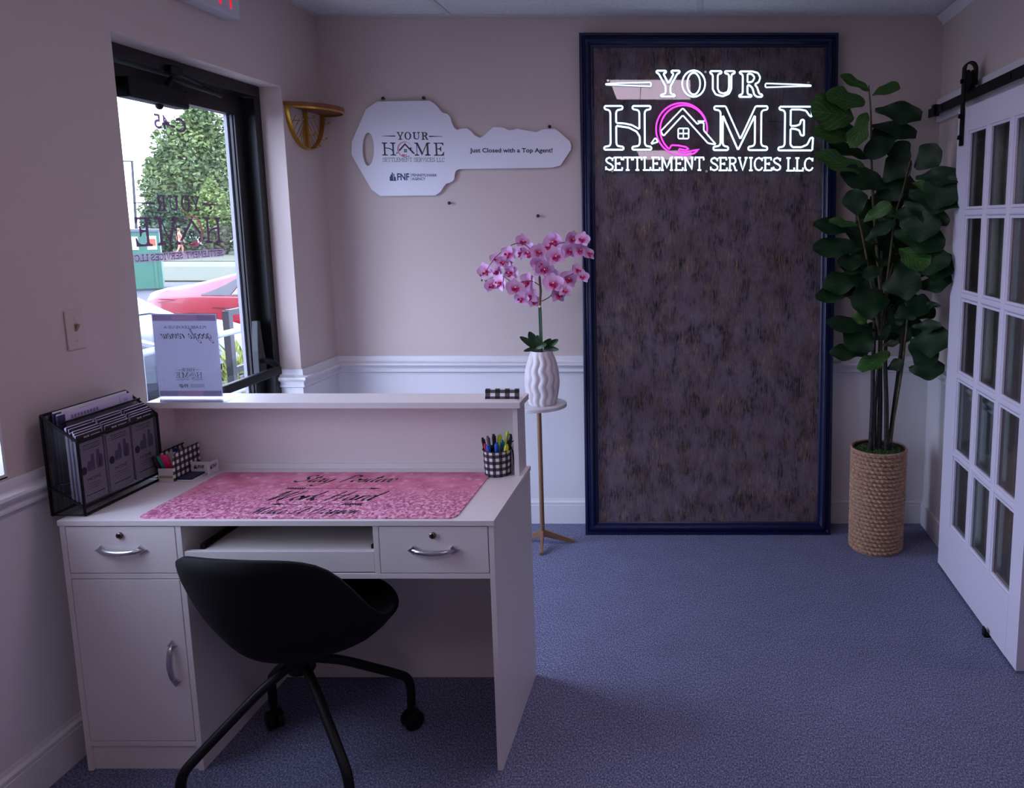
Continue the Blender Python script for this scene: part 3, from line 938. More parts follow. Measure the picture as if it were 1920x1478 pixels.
for (x0, x1, cx) in ((-1.794, -1.483, -1.640), (-.899, -.588, -.745)):
    d = dpart('drawer', x0, x1, DF + .0035, DF + .020, .626, DT - .019)
    bow_handle(d, (cx, DF + .003, .697))
    lock(d, (cx, DF + .003, .740))
d = dpart('cupboard_door', -1.794, -1.483, DF + .0035, DF + .020, .098, .606)
bow_handle(d, (-1.520, DF + .003, .348), True)
tr = dpart('keyboard_tray', -1.463, -.919, DF + .006, DF + .022, .628, .690)
dpart('tray_board', -1.415, -.925, DF + .022, DB - .06, .672, .688, tr)
dpart('slide_rail', -1.432, -1.418, DF + .03, DB - .06, .688, .702, tr, BLACK_METAL)
dpart('slide_rail', -.936, -.924, DF + .03, DB - .06, .688, .700, tr, BLACK_METAL)
# raised counter
HF = 2.495
dpart('counter_shelf', -1.795, DX1 + .002, HF - .022, DB + .004, 1.022, 1.042)
dpart('counter_side', DX1 - .028, DX1 - .012, HF, DB - .004, DT, 1.022)
dpart('counter_side', -1.795, -1.779, HF, DB - .004, DT, 1.022)
dpart('counter_back', -1.779, DX1 - .028, DB - .022, DB - .006, DT, 1.022)
dpart('counter_rail', -1.779, DX1 - .028, DB - .036, DB - .022, DT, .803)

# ------------------------------------------------------------------ desk mat
def mat_glitter():
    m = mat('pink_glitter_print', (214, 130, 160), .55)
    nt = m.node_tree
    b = nt.nodes['Principled BSDF']
    L = nt.links.new
    tc = nt.nodes.new('ShaderNodeTexCoord')
    sp = nt.nodes.new('ShaderNodeSeparateXYZ')
    L(tc.outputs['Generated'], sp.inputs[0])
    v = nt.nodes.new('ShaderNodeTexVoronoi')
    v.inputs['Scale'].default_value = 150
    L(tc.outputs['Object'], v.inputs['Vector'])
    r = nt.nodes.new('ShaderNodeValToRGB')
    e = r.color_ramp.elements
    e[0].position, e[0].color = .12, lin((150, 52, 100))
    e[1].position, e[1].color = .95, lin((255, 214, 232))
    k = e.new(.5)
    k.color = lin((216, 122, 160))
    L(v.outputs['Color'], r.inputs[0])
    n = nt.nodes.new('ShaderNodeTexNoise')
    n.inputs['Scale'].default_value = 14
    n.inputs['Detail'].default_value = 3
    L(tc.outputs['Object'], n.inputs['Vector'])
    r2 = nt.nodes.new('ShaderNodeValToRGB')
    e = r2.color_ramp.elements
    e[0].position, e[0].color = .3, lin((198, 92, 126))
    e[1].position, e[1].color = .72, lin((240, 158, 184))
    L(n.outputs['Fac'], r2.inputs[0])
    # scattered pale light dots of the print
    v2 = nt.nodes.new('ShaderNodeTexVoronoi')
    v2.inputs['Scale'].default_value = 26
    L(tc.outputs['Object'], v2.inputs['Vector'])
    d_ = nt.nodes.new('ShaderNodeMapRange')
    d_.inputs['From Min'].default_value, d_.inputs['From Max'].default_value = .20, .28
    d_.inputs['To Min'].default_value, d_.inputs['To Max'].default_value = .45, 0
    L(v2.outputs['Distance'], d_.inputs[0])
    mx0 = nt.nodes.new('ShaderNodeMix')
    mx0.data_type = 'RGBA'
    L(d_.outputs[0], mx0.inputs[0])
    L(r2.outputs[0], mx0.inputs[6])
    mx0.inputs[7].default_value = lin((250, 206, 220))
    mr = nt.nodes.new('ShaderNodeMapRange')
    mr.inputs['From Min'].default_value, mr.inputs['From Max'].default_value = .75, .25
    add = nt.nodes.new('ShaderNodeMath')
    add.operation = 'MULTIPLY_ADD'
    L(n.outputs['Fac'], add.inputs[0])
    add.inputs[1].default_value = .3
    L(sp.outputs['Y'], add.inputs[2])
    sb = nt.nodes.new('ShaderNodeMath')
    sb.operation = 'SUBTRACT'
    L(add.outputs[0], sb.inputs[0])
    sb.inputs[1].default_value = .15
    L(sb.outputs[0], mr.inputs[0])
    mx = nt.nodes.new('ShaderNodeMix')
    mx.data_type = 'RGBA'
    L(mr.outputs[0], mx.inputs[0])
    L(mx0.outputs[2], mx.inputs[6])
    L(r.outputs[0], mx.inputs[7])
    L(mx.outputs[2], b.inputs['Base Color'])
    return m


MX0, MX1, MY0, MY1 = -1.596, -.682, 2.119, 2.527
dm = thing('desk_mat', 'pink glitter print desk mat with black handwritten motto', 'desk mat', ((MX0 + MX1) / 2, (MY0 + MY1) / 2, DT))
r_ = .022
rr = []
for (cx, cy_, a) in ((MX1 - r_, MY0 + r_, -90), (MX1 - r_, MY1 - r_, 0), (MX0 + r_, MY1 - r_, 90), (MX0 + r_, MY0 + r_, 180)):
    rr += arc(cx, cy_, r_, r_, a, a + 90, 5)
MB().prism(rr, (0, 0, DT + .0004), VX, VY, (0, 0, .003)).build('mat_sheet', mat_glitter(), dm)
INK = mat('black_print_ink', (24, 14, 22), .6)
ZI = DT + .0038
cmx = -1.115
for (s, yb, sz_, wd) in (('Stay Positive', 2.426, .064, .325), ('Work Hard', 2.259, .080, .315), ('Make It Happen', 2.150, .052, .315)):
    mb = MB()
    script(mb, s, sz_, (cmx - .025, yb, ZI), VX, VY, w=.15, slant=.30, width=wd)
    mb.build('printed_line', INK, dm, recalc=False)


def arrow(xa, xb, y):
    sg = 1 if xb > xa else -1
    mb_ = MB()
    mb_.fill([[(xa, -.0012), (xb, -.0012), (xb, .0012), (xa, .0012)]], (0, y, ZI), VX, VY)
    mb_.fill([[(xb - .034 * sg, .009), (xb + .01 * sg, 0), (xb - .034 * sg, -.009), (xb - .024 * sg, 0)]], (0, y, ZI), VX, VY)
    for i in range(8):
        x = xa + sg * (.006 + i * .0075)
        for q in (-1, 1):
            mb_.fill([[(x, 0), (x + .0045 * sg, 0), (x - .004 * sg, .009 * q), (x - .0085 * sg, .009 * q)]], (0, y, ZI), VX, VY)
    mb_.build('printed_arrow', INK, dm, recalc=False)


arrow(-1.293, -.999, 2.364)
arrow(-.994, -1.268, 2.226)

# ------------------------------------------------------------------ gingham patterns
def gingham(name, scale, swap=None):
    m = mat(name, (240, 238, 238), .6)
    nt = m.node_tree
    b = nt.nodes['Principled BSDF']
    L = nt.links.new
    uv = nt.nodes.new('ShaderNodeUVMap')
    sp = nt.nodes.new('ShaderNodeSeparateXYZ')
    L(uv.outputs[0], sp.inputs[0])
    tot = None
    outs = []
    for ax in 'XY':
        a = nt.nodes.new('ShaderNodeMath')
        a.operation = 'MULTIPLY'
        a.inputs[1].default_value = scale
        L(sp.outputs[ax], a.inputs[0])
        f_ = nt.nodes.new('ShaderNodeMath')
        f_.operation = 'FRACT'
        L(a.outputs[0], f_.inputs[0])
        g = nt.nodes.new('ShaderNodeMath')
        g.operation = 'GREATER_THAN'
        g.inputs[1].default_value = .5
        L(f_.outputs[0], g.inputs[0])
        outs.append(g)
    ad = nt.nodes.new('ShaderNodeMath')
    ad.operation = 'ADD'
    L(outs[0].outputs[0], ad.inputs[0])
    L(outs[1].outputs[0], ad.inputs[1])
    r = nt.nodes.new('ShaderNodeValToRGB')
    r.color_ramp.interpolation = 'CONSTANT'
    e = r.color_ramp.elements
    e[0].position, e[0].color = 0, lin((242, 240, 242))
    e[1].position, e[1].color = .75, lin((14, 12, 14))
    k = e.new(.25)
    k.color = lin((86, 80, 84))
    h = nt.nodes.new('ShaderNodeMath')
    h.operation = 'MULTIPLY'
    h.inputs[1].default_value = .5
    L(ad.outputs[0], h.inputs[0])
    L(h.outputs[0], r.inputs[0])
    L(r.outputs[0], b.inputs['Base Color'])
    return m


def set_uv(o, fn):
    me = o.data
    uv = me.uv_layers.new(name='UVMap')
    for p in me.polygons:
        for li in p.loop_indices:
            uv.data[li].uv = fn(me.vertices[me.loops[li].vertex_index].co, p)
    return o


GING = gingham('black_white_gingham', 1.0)
# pen cup
CX, CY, CR, CH = -.660, 2.520, .047, .088
cup = thing('pen_cup', 'round black and white gingham pen cup on the desk', 'cup', (CX, CY, DT))
o = MB().lathe([(CR * .92, DT + .0005), (CR, DT + CH), (CR - .002, DT + CH), (CR * .92 - .002, DT + .003), (0, DT + .003)], 40, (CX, CY, 0)).build('cup_body', GING, cup, smooth=40)
set_uv(o, lambda c, p: ((math.atan2(c.y - CY, c.x - CX) / (2 * PI) * 13 + (0 if p.center.y > CY - 10 else 0)) if not (p.center.x < CX and abs(p.center.y - CY) < .006 and c.y < CY) else (math.atan2(c.y - CY, c.x - CX) + 2 * PI) / (2 * PI) * 13, (c.z - DT) / .0222 + .5))
MB().tube([(CX + CR * math.cos(a * PI / 20), CY + CR * math.sin(a * PI / 20), DT + CH) for a in range(40)], .0015, 6, True).build('cup_rim', mat('black_tape', (20, 18, 20), .6), cup)


def pen(label, base, tip, col, cap, name='pen', kind=0, group=None):
    b, t = Vector(base), Vector(tip)
    d = (t - b).normalized()
    L = (t - b).length
    th = thing(name, label, name.replace('_', ' '), base, group=group)
    bm_ = mat('pen_plastic_%d_%d_%d' % col, col, .35)
    cm = mat('pen_plastic_%d_%d_%d' % cap, cap, .35)
    R = (.0048, .0075, .0055)[kind]
    MB().tube([b, b + d * L * .62], [R * .9, R], 8).build('barrel', bm_, th, smooth=40)
    MB().tube([b + d * L * .60, b + d * L * .92, t], [R * 1.1, R * 1.15, R * .75], 8).build('cap', cm, th, smooth=40)
    s_ = d.orthogonal().normalized()
    if kind != 1:
        MB().obox(b + d * L * .80 + s_ * R * 1.35, (.0015, .003, L * .28), Matrix([s_, d.cross(s_), d]).transposed()).build('clip', cm, th)
    else:
        MB().obox(t, (R * 1.2, R * .5, .006), Matrix([s_, d.cross(s_), d]).transposed()).build('tip', cm, th)


PENS = [((25, 24, 30), (20, 20, 24), 0, -.042, -.004, .125, 'slim black pen at the outer edge of the gingham cup'),
        ((150, 150, 156), (120, 122, 130), 0, -.026, -.008, .132, 'grey metal pen in the gingham cup beside the red pen'),
        ((220, 30, 80), (226, 36, 88), 0, -.030, -.022, .110, 'red capped pen in the gingham cup'),
        ((40, 110, 220), (44, 120, 228), 2, -.020, -.032, .108, 'bright blue pen in front inside the gingham cup'),
        ((24, 24, 28), (16, 16, 20), 2, -.008, -.006, .138, 'tall black click pen in the middle of the gingham cup'),
        ((214, 226, 30), (206, 224, 20), 1, .008, .004, .130, 'yellow highlighter with wide cap in the gingham cup'),
        ((36, 100, 200), (30, 96, 196), 1, .006, -.026, .112, 'dark blue marker leaning in the gingham cup'),
        ((22, 110, 140), (20, 120, 150), 2, .020, -.014, .120, 'teal pen in the gingham cup'),
        ((220, 232, 40), (210, 228, 30), 2, .030, .012, .142, 'slim lime highlighter standing tall in the gingham cup'),
        ((26, 26, 30), (18, 18, 22), 1, .040, .004, .132, 'thick black marker in the gingham cup'),
        ((222, 230, 60), (216, 224, 40), 1, .034, -.020, .104, 'short yellow highlighter low in the gingham cup')]
for (c1, c2, k, ox, oy, h, lab) in PENS:
    pen(lab, (CX + ox * .62, CY + oy * .62, DT + .006), (CX + ox * 1.12, CY + oy * 1.12, DT + h + .002), c1, c2, 'highlighter' if 'highlighter' in lab else ('marker' if 'marker' in lab else 'pen'), k, 'pens in the round gingham cup')

# cable behind the cup
tag(MB().tube(curve_pts([(-.612, 2.568, DT + .003), (-.615, 2.568, .80), (-.620, 2.568, .85), (-.632, 2.568, .872), (-.616, 2.568, .885), (-.602, 2.569, .89)], 6), .0022, 6).build('cable', BLACK_METAL, smooth=60), 'thin black cable looping behind the gingham pen cup', 'cable')

# gingham block on the counter shelf (card holder)
ch = thing('card_holder', 'small gingham card holder on the raised counter shelf', 'card holder', (-.637, 2.53, 1.042))
a_ = math.radians(12)
o = MB().prism([(-.056, 0), (.056, 0), (.056, .036), (-.056, .036)], (-.637, 2.515, 1.0425), VX, (0, math.sin(a_), math.cos(a_)), (0, .004, 0)).build('front_plate', GING, ch)
set_uv(o, lambda c, p: ((c.x + .637) / .0325 + .2, (c.z - 1.0425) / .0215 + .52))
MB().box(-.691, -.583, 2.505, 2.550, 1.0422, 1.0442).build('base_plate', mat('white_acrylic', (236, 236, 240), .25), ch)
MB().prism([(-.054, 0), (.054, 0), (.054, .030), (-.054, .030)], (-.637, 2.532, 1.0442), VX, (0, math.sin(a_), math.cos(a_)), (0, .006, 0)).build('card_stack', mat('white_card', (232, 232, 236), .6), ch)

# slanted acrylic sign on the counter, printed side towards visitors
ACR = clear_mat('clear_acrylic', (244, 246, 250), 1.0)
sg = thing('sign_holder', 'acrylic sign holder with printed review request on the counter', 'sign', (-1.68, 2.53, 1.042))
SY, SX0, SX1, SZ0, SZ1 = 2.535, -1.792, -1.573, 1.046, 1.330
MB().box(SX0, SX1, SY + .004, SY + .007, SZ0, SZ1).build('acrylic_face', ACR, sg)
MB().box(SX0, SX1, SY - .004, SY - .001, SZ0, SZ1).build('acrylic_back', ACR, sg)
MB().box(SX0 + .008, SX1 + .030, SY - .060, SY + .060, 1.0425, 1.0455).build('acrylic_foot', ACR, sg)
PAPER = clear_mat('translucent_print_paper', (225, 226, 240), .05, (238, 234, 240), .84, .6)
MB().box(SX0 + .003, SX1 - .003, SY, SY + .001, SZ0 + .002, SZ1 - .003).build('paper_sheet', PAPER, sg)
GR1 = clear_mat('print_grey_band', (214, 198, 212), .05, (190, 172, 188), .4, .5)
GR2 = clear_mat('print_pink_band', (236, 204, 216), .05, (232, 186, 204), .4, .5)
GR3 = mat('print_grey_ink', (112, 104, 118), .7)
yi = SY - .0004
for (za, zb) in ((SZ1 - .026, SZ1 - .006), (SZ0 + .004, SZ0 + .022)):
    for (xa, xb, m_) in ((SX0 + .006, SX0 + .068, GR1), (SX0 + .068, SX1 - .068, GR2), (SX1 - .068, SX1 - .006, GR1)):
        MB().fill([[(xa, za), (xb, za), (xb, zb), (xa, zb)]], (0, yi, 0), VX, VZ).build('printed_band', m_, sg, recalc=False)
cxs = (SX0 + SX1) / 2
mb = MB()
put_text(mb, 'PLEASE LEAVE US A', .010, (cxs, yi, 1.278), -VX, VZ, width=.140)
mb.build('printed_line', GR3, sg, recalc=False)
mb = MB()
put_text(mb, 'FNF', .013, (cxs - .022, yi, 1.078), -VX, VZ, bold=.02)
for i in range(3):
    mb.fill([[(cxs + .0, 1.080 + i * .0045), (cxs + .048, 1.080 + i * .0045), (cxs + .048, 1.0815 + i * .0045), (cxs, 1.0815 + i * .0045)]], (0, yi, 0), VX, VZ)
mb.build('printed_emblem', GR3, sg, recalc=False)
script(MB(), 'google review', .032, (cxs + .004, yi, 1.245), -VX, VZ, w=.12, slant=.25, width=.165).build('printed_line', GR3, sg, recalc=False)
logo_flat(sg, (cxs, yi, 1.124), -VX, VZ, .088, GR3, GR2, thin=12)

# ------------------------------------------------------------------ black mesh file holder with brochures
def mesh_metal():
    m = bpy.data.materials.new('black_wire_mesh')
    m.use_nodes = True
    nt = m.node_tree
    L = nt.links.new
    b = nt.nodes['Principled BSDF']
    b.inputs['Base Color'].default_value = lin((14, 14, 17))
    b.inputs['Roughness'].default_value = .4
    out = nt.nodes['Material Output']
    tc = nt.nodes.new('ShaderNodeTexCoord')
    sp = nt.nodes.new('ShaderNodeSeparateXYZ')
    L(tc.outputs['Object'], sp.inputs[0])
    su = nt.nodes.new('ShaderNodeMath')
    su.operation = 'ADD'
    L(sp.outputs['X'], su.inputs[0])
    L(sp.outputs['Y'], su.inputs[1])
    last = None
    for src in (su.outputs[0], sp.outputs['Z']):
        a = nt.nodes.new('ShaderNodeMath')
        a.operation = 'MULTIPLY'
        a.inputs[1].default_value = 420
        L(src, a.inputs[0])
        f_ = nt.nodes.new('ShaderNodeMath')
        f_.operation = 'FRACT'
        L(a.outputs[0], f_.inputs[0])
        g = nt.nodes.new('ShaderNodeMath')
        g.operation = 'LESS_THAN'
        g.inputs[1].default_value = .70
        L(f_.outputs[0], g.inputs[0])
        if last is None:
            last = g
        else:
            q = nt.nodes.new('ShaderNodeMath')
            q.operation = 'MULTIPLY'
            L(last.outputs[0], q.inputs[0])
            L(g.outputs[0], q.inputs[1])
            last = q
    tr_ = nt.nodes.new('ShaderNodeBsdfTransparent')
    mx = nt.nodes.new('ShaderNodeMixShader')
    L(last.outputs[0], mx.inputs[0])
    L(b.outputs[0], mx.inputs[1])
    L(tr_.outputs[0], mx.inputs[2])
    L(mx.outputs[0], out.inputs[0])
    return m


WM = mesh_metal()
fo = thing('file_organizer', 'black wire mesh file organizer full of brochures on the desk corner', 'organizer', (-1.80, 2.30, DT))
ox0, ox1, oy0, oy1, oz = -1.850, -1.755, 2.136, 2.465, DT + .0005
zB, zF = 1.083, 1.007


def wire(pts, r=.0042):
    MB().tube(pts, r, 6).build('wire_frame', BLACK_METAL, fo)


for y in (oy0, oy1):
    wire([(ox0, y, zB), (ox0, y, oz + .004), (ox1, y, oz + .004), (ox1, y, zF), (ox0, y, zB)])
    wire([(ox0, y, .873), (ox1, y, .812)], .003)
    MB().add([(ox0, y, oz + .002), (ox1, y, oz + .002), (ox1, y, zF), (ox0, y, zB)], [(0, 1, 2, 3)]).build('mesh_panel', WM, fo, recalc=False)
for (x, z) in ((ox0, zB), (ox1, zF), (ox0, oz + .004), (ox1, oz + .004), (ox1, .812)):
    wire([(x, oy0, z), (x, oy1, z)])
MB().add([(ox1, oy0, .81), (ox1, oy1, .81), (ox1, oy1, zF), (ox1, oy0, zF)], [(0, 1, 2, 3)]).build('mesh_panel', WM, fo, recalc=False)
MB().add([(ox0, oy0, oz), (ox0, oy1, oz), (ox0, oy1, zB), (ox0, oy0, zB)], [(0, 1, 2, 3)]).build('mesh_panel', WM, fo, recalc=False)
xm = -1.805
MB().add([(xm, oy0, .845), (xm, oy1, .845), (xm, oy1, zB - .025), (xm, oy0, zB - .025)], [(0, 1, 2, 3)]).build('mesh_divider', WM, fo, recalc=False)
wire([(xm, oy0, zB - .025), (xm, oy1, zB - .025)], .003)
MB().add([(ox0, oy0, .873), (ox1, oy0, .812), (ox1, oy1, .812), (ox0, oy1, .873)], [(0, 1, 2, 3)]).build('mesh_floor', WM, fo, recalc=False)
BRO = mat('lavender_brochure_paper', (206, 200, 222), .5)
BROD = mat('navy_brochure_ink', (46, 44, 84), .55)
BROM = mat('mauve_brochure_print', (128, 122, 160), .55)
HDR = mat('dark_brochure_header', (34, 26, 40), .5)
HDW = mat('white_print', (236, 236, 240), .5)
for i in range(3):
    yc = oy0 + .054 + i * .108
    for k in range(7):
        x = ox1 - .006 - k * .0048
        zb = .818 + k * .003
        dz = .205 + (k % 3) * .003 + (.004 if k > 3 else 0)
        dyo = ((k * 7 + i * 3) % 5 - 2) * .0012
        lab = ['lavender brochure with its printed face showing in the front bundle', 'lavender brochure with its printed face showing in the middle bundle', 'lavender brochure with its printed face showing in the rear bundle'][i] if k == 0 else ['edge of a lavender brochure packed in the front bundle of the organizer', 'edge of a lavender brochure packed in the middle bundle of the organizer', 'edge of a lavender brochure packed in the rear bundle of the organizer'][i]
        t = thing('brochure', lab, 'brochure', (x, yc, zb), group='brochures in the %s bundle' % ('front', 'middle', 'rear')[i])
        MB().box(x - .0030, x, yc - .048 + dyo, yc + .048 + dyo, zb, zb + dz).build('sheet', BRO, t)
        MB().box(x, x + .0004, yc - .048 + dyo, yc + .048 + dyo, zb + dz - .026, zb + dz - .0015).build('header_strip', HDR, t)
        if k == 0:
            fx = x + .0008
            mb = MB()
            put_text(mb, 'FNF', .0085, (fx, yc - .012, zb + dz - .017), VY, VZ, bold=.03)
            mb.fill([[(yc + .004, zb + dz - .010), (yc + .04, zb + dz - .010), (yc + .04, zb + dz - .012), (yc + .004, zb + dz - .012)]], (fx, 0, 0), VY, VZ)
            mb.fill([[(yc + .004, zb + dz - .015), (yc + .03, zb + dz - .015), (yc + .03, zb + dz - .0165), (yc + .004, zb + dz - .0165)]], (fx, 0, 0), VY, VZ)
            mb.build('printed_line', HDW, t, recalc=False)
            mb = MB()
            for (a, b, c, d) in ((-.032, .032, .168, .1695), (-.038, .038, .162, .1635), (-.03, .03, .156, .1575), (-.02, .02, .052, .0532), (-.03, .03, .045, .0462), (-.025, .025, .038, .0392), (-.034, .036, .020, .0225)):
                mb.fill([[(yc + a, zb + c), (yc + b, zb + c), (yc + b, zb + d), (yc + a, zb + d)]], (fx, 0, 0), VY, VZ)
            put_text(mb, 'HOME', .010, (fx, yc, zb + .062), VY, VZ, width=.05)
            mb.fill([arc(yc - .034, zb + .096, .011, .012, 0, 350, 16)], (fx, 0, 0), VY, VZ)
            mb.build('printed_text', BROD, t, recalc=False)
            mb = MB()
            for (a, h_) in ((-.02, .03), (-.006, .048), (.016, .056), (.026, .04)):
                mb.fill([[(yc + a, zb + .09), (yc + a + .012, zb + .09), (yc + a + .014, zb + .09 + h_ * .5), (yc + a + .012, zb + .09 + h_), (yc + a + .002, zb + .09 + h_), (yc + a - .002, zb + .09 + h_ * .4)]], (fx, 0, 0), VY, VZ)
            mb.build('printed_picture', BROM, t, recalc=False)
for k, (xx, zt, m_, lab) in enumerate(((-1.814, 1.083, BRO, 'white folder with a printed title standing in the mesh organizer'), (-1.824, 1.090, HDW, 'plain white folder behind the titled one in the organizer'), (-1.836, 1.082, BROD, 'navy edged folder at the wall side of the organizer'))):
    t = thing('folder', lab, 'folder', (xx, 2.29, .87), group='folders in the mesh organizer')
    MB().box(xx - .004, xx, oy0 + .014, oy1 - .018 - k * .01, .875, zt).build('cover', m_, t)
    MB().box(xx - .0042, xx + .0004, oy0 + .012, oy0 + .040, .878, zt - .004).build('spine_band', BROD, t)
    if k == 0:
        mb = MB()
        for i in range(9):
            mb.fill([[(oy0 + .06 + i * .012, zt - .022), (oy0 + .068 + i * .012, zt - .022), (oy0 + .068 + i * .012, zt - .012), (oy0 + .06 + i * .012, zt - .012)]], (xx + .0008, 0, 0), VY, VZ)
        mb.build('printed_title', BROM, t, recalc=False)
        mb = MB()
        put_text(mb, 'H', .012, (xx + .0008, oy1 - .05, zt - .022), VY, VZ, bold=.01)
        mb.fill([[(oy1 - .075, zt - .03), (oy1 - .0735, zt - .03), (oy1 - .0735, zt - .002), (oy1 - .075, zt - .002)]], (xx + .0008, 0, 0), VY, VZ)
        mb.build('printed_text', BROM, t, recalc=False)

# ------------------------------------------------------------------ gingham pen tray
WB = mat('white_box_card', (228, 226, 224), .5)
pt = thing('pen_organizer', 'gingham sided desk organizer with felt pens beside the brochures', 'organizer', (-1.72, 2.50, DT))
px0, px1, py0, py1, pz = -1.745, -1.694, 2.430, 2.569, DT + .0005
prof = [(py0, pz), (py1, pz), (py1, .880), (py1 - .004, .882), (2.470, .882), (2.452, .880), (2.440, .874), (2.433, .862)]
for (xa, xb) in ((px0, px0 + .002), (px1 - .002, px1)):
    o = MB().prism(prof, (xa, 0, 0), VY, VZ, (xb - xa, 0, 0)).build('side_panel', GING, pt)
    set_uv(o, lambda c, p: ((c.y - py0) / .0222 + .1, (c.z - pz) / .0222 + .4))
MB().box(px0 + .002, px1 - .002, py0, py0 + .002, pz, .832).build('front_panel', WB, pt)
MB().box(px0 + .002, px1 - .002, py1 - .002, py1, pz, .880).build('back_panel', WB, pt)
MB().box(px0 + .002, px1 - .002, 2.482, 2.484, pz, .872).build('divider', WB, pt)
MB().box(px0 + .002, px1 - .002, py0 + .002, py1 - .002, pz, pz + .002).build('bottom', WB, pt)
MB().box(px0 + .004, px1 - .004, py0 - .0006, py0, .800, .808).build('front_label', mat('dull_gold_label', (180, 164, 120), .5), pt)
for (c1, ox, oy, oz_, tx, ty, tz, lab) in (((14, 14, 16), .012, .020, .01, -.008, -.004, .089, 'black felt pen sticking out of the gingham organizer'),
                                          ((16, 140, 120), .018, .024, .01, .004, .002, .088, 'green felt pen sticking out of the gingham organizer'),
                                          ((226, 30, 110), .026, .026, .01, .014, .006, .091, 'magenta felt pen sticking out of the gingham organizer'),
                                          ((232, 60, 120), .034, .034, .01, .020, .012, .088, 'pink felt pen lying against the divider of the organizer'),
                                          ((40, 34, 130), .020, .080, .01, .022, .062, .098, 'navy felt pen in the rear of the gingham organizer'),
                                          ((240, 90, 120), .030, .084, .01, .034, .070, .094, 'coral felt pen in the rear of the gingham organizer'),
                                          ((150, 170, 230), .038, .078, .01, .040, .066, .091, 'pale blue felt pen in the rear of the gingham organizer')):
    pen(lab, (px0 + ox, py0 + oy, DT + oz_), (px0 + tx, py0 + ty, DT + tz), c1, c1, 'felt_pen', 2, 'felt pens in the gingham organizer')

# acrylic business card box with blue logo
bc = thing('business_card_holder', 'white business card holder with blue printed logo next to the gingham organizer', 'card holder', (-1.655, 2.48, DT))
MB().box(-1.690, -1.640, 2.436, 2.545, DT + .0005, DT + .006).build('base', WB, bc, bevel=.001)
MB().box(-1.688, -1.643, 2.440, 2.508, DT + .0062, DT + .012).build('card_stack', mat('navy_card', (30, 36, 76), .4), bc)
pn = MB().prism([(-1.690, DT + .006), (-1.632, DT + .006), (-1.632, DT + .042), (-1.690, DT + .042)], (0, 2.512, 0), VX, VZ, (0, .010, 0)).build('front_card', WB, bc)
NAVY = mat('navy_print', (32, 44, 92), .5)
fnf(bc, (-1.680, 2.5115, DT + .020), VX, VZ, .014, NAVY)
MB().box(-1.628, -1.625, 2.50, 2.556, DT + .0005, DT + .042).build('side_card', WB, bc)
fnf(bc, (-1.6245, 2.510, DT + .018), VY, VZ, .014, NAVY)

# ------------------------------------------------------------------ swivel chair
chair = thing('swivel_chair', 'black tub swivel chair on four splayed legs with casters', 'chair', (-1.135, 2.083, 0), local=True)
SHELL = mat('black_moulded_shell', (9, 9, 12), .7, spec=.2, bump=(500, .05))
FACING = math.radians(-6)


def rim(a):
    """rim radius and height for heading a (0 = front, pi = back)"""
    c = math.cos(a)
    back = max(0., -c)
    z = .495 + .020 * max(0., c) ** 2 + .300 * (1 / (1 + math.exp((c + .42) * 5.6)))
    r = .250 + .012 * abs(math.sin(a)) - .020 * back
    return r, z


def shell(u, v):
    a = 2 * PI * u
    R, Z = rim(a)
    zb = .424
    # v 0..1 from middle of the seat pan to the rim
    r = R * (v ** .62)
    fl = max(0., math.cos(a))
    k = v ** (2.6 - .6 * fl)
    z = zb + (Z - zb) * k + .012 * v
    if math.cos(a) < 0:
        r += .025 * (-math.cos(a)) * max(0., v - .6) / .4
    x, y = r * math.sin(a), r * math.cos(a)
    return Vector((x * math.cos(FACING) - y * math.sin(FACING), x * math.sin(FACING) + y * math.cos(FACING), z))


mb = MB().grid(shell, 56, 18, wrap=True)
so = mb.build('seat_shell', SHELL, chair, smooth=179)
md = so.modifiers.new('thickness', 'SOLIDIFY')
md.thickness = .014
md.offset = 1
hub = MB().lathe([(.045, .375), (.048, .400), (.080, .416), (.080, .420), (0, .420)], 24).build('hub', BLACK_METAL, chair, smooth=40)
MB().lathe([(.034, .34), (.038, .345), (.038, .38), (.034, .385)], 20).build('column', BLACK_METAL, chair, smooth=40)
for (sx_, sy_) in ((-1, 1), (1, 1), (1, -1), (-1, -1)):
    e = Vector((sx_ * .2235, sy_ * .224, 0))
    dn = e.normalized()
    P = curve_pts([dn * .02 + VZ * .372, dn * .11 + VZ * .325, dn * .20 + VZ * .262, e * .88 + VZ * .205, e * .965 + VZ * .180, e + VZ * .145, e + VZ * .080], 5)
    MB().tube(P, [.0135] * len(P), 10).build('leg', BLACK_METAL, chair, smooth=50)
    cs = MB().tube([e + VZ * .088, e + VZ * .062], .010, 8).build('caster', BLACK_METAL, chair)
    side_v = Vector((-dn.y, dn.x, 0))
    ax = Matrix([dn, VZ.cross(dn) * -1, VZ]).transposed()
    for q in (-1, 1):
        m3 = Matrix((dn, VZ, side_v)).transposed()
        MB().lathe([(.006, -.010), (.024, -.010), (.031, -.007), (.032, 0), (.031, .007), (.024, .010), (.006, .010)], 20, e + side_v * (.0135 * q) + VZ * .0325, m3).build('caster_wheel', BLACK_METAL, cs, smooth=40)
    MB().obox(e + VZ * .048, (.03, .006, .03), Matrix((dn, side_v, VZ)).transposed()).build('caster_fork', BLACK_METAL, cs, bevel=.002)

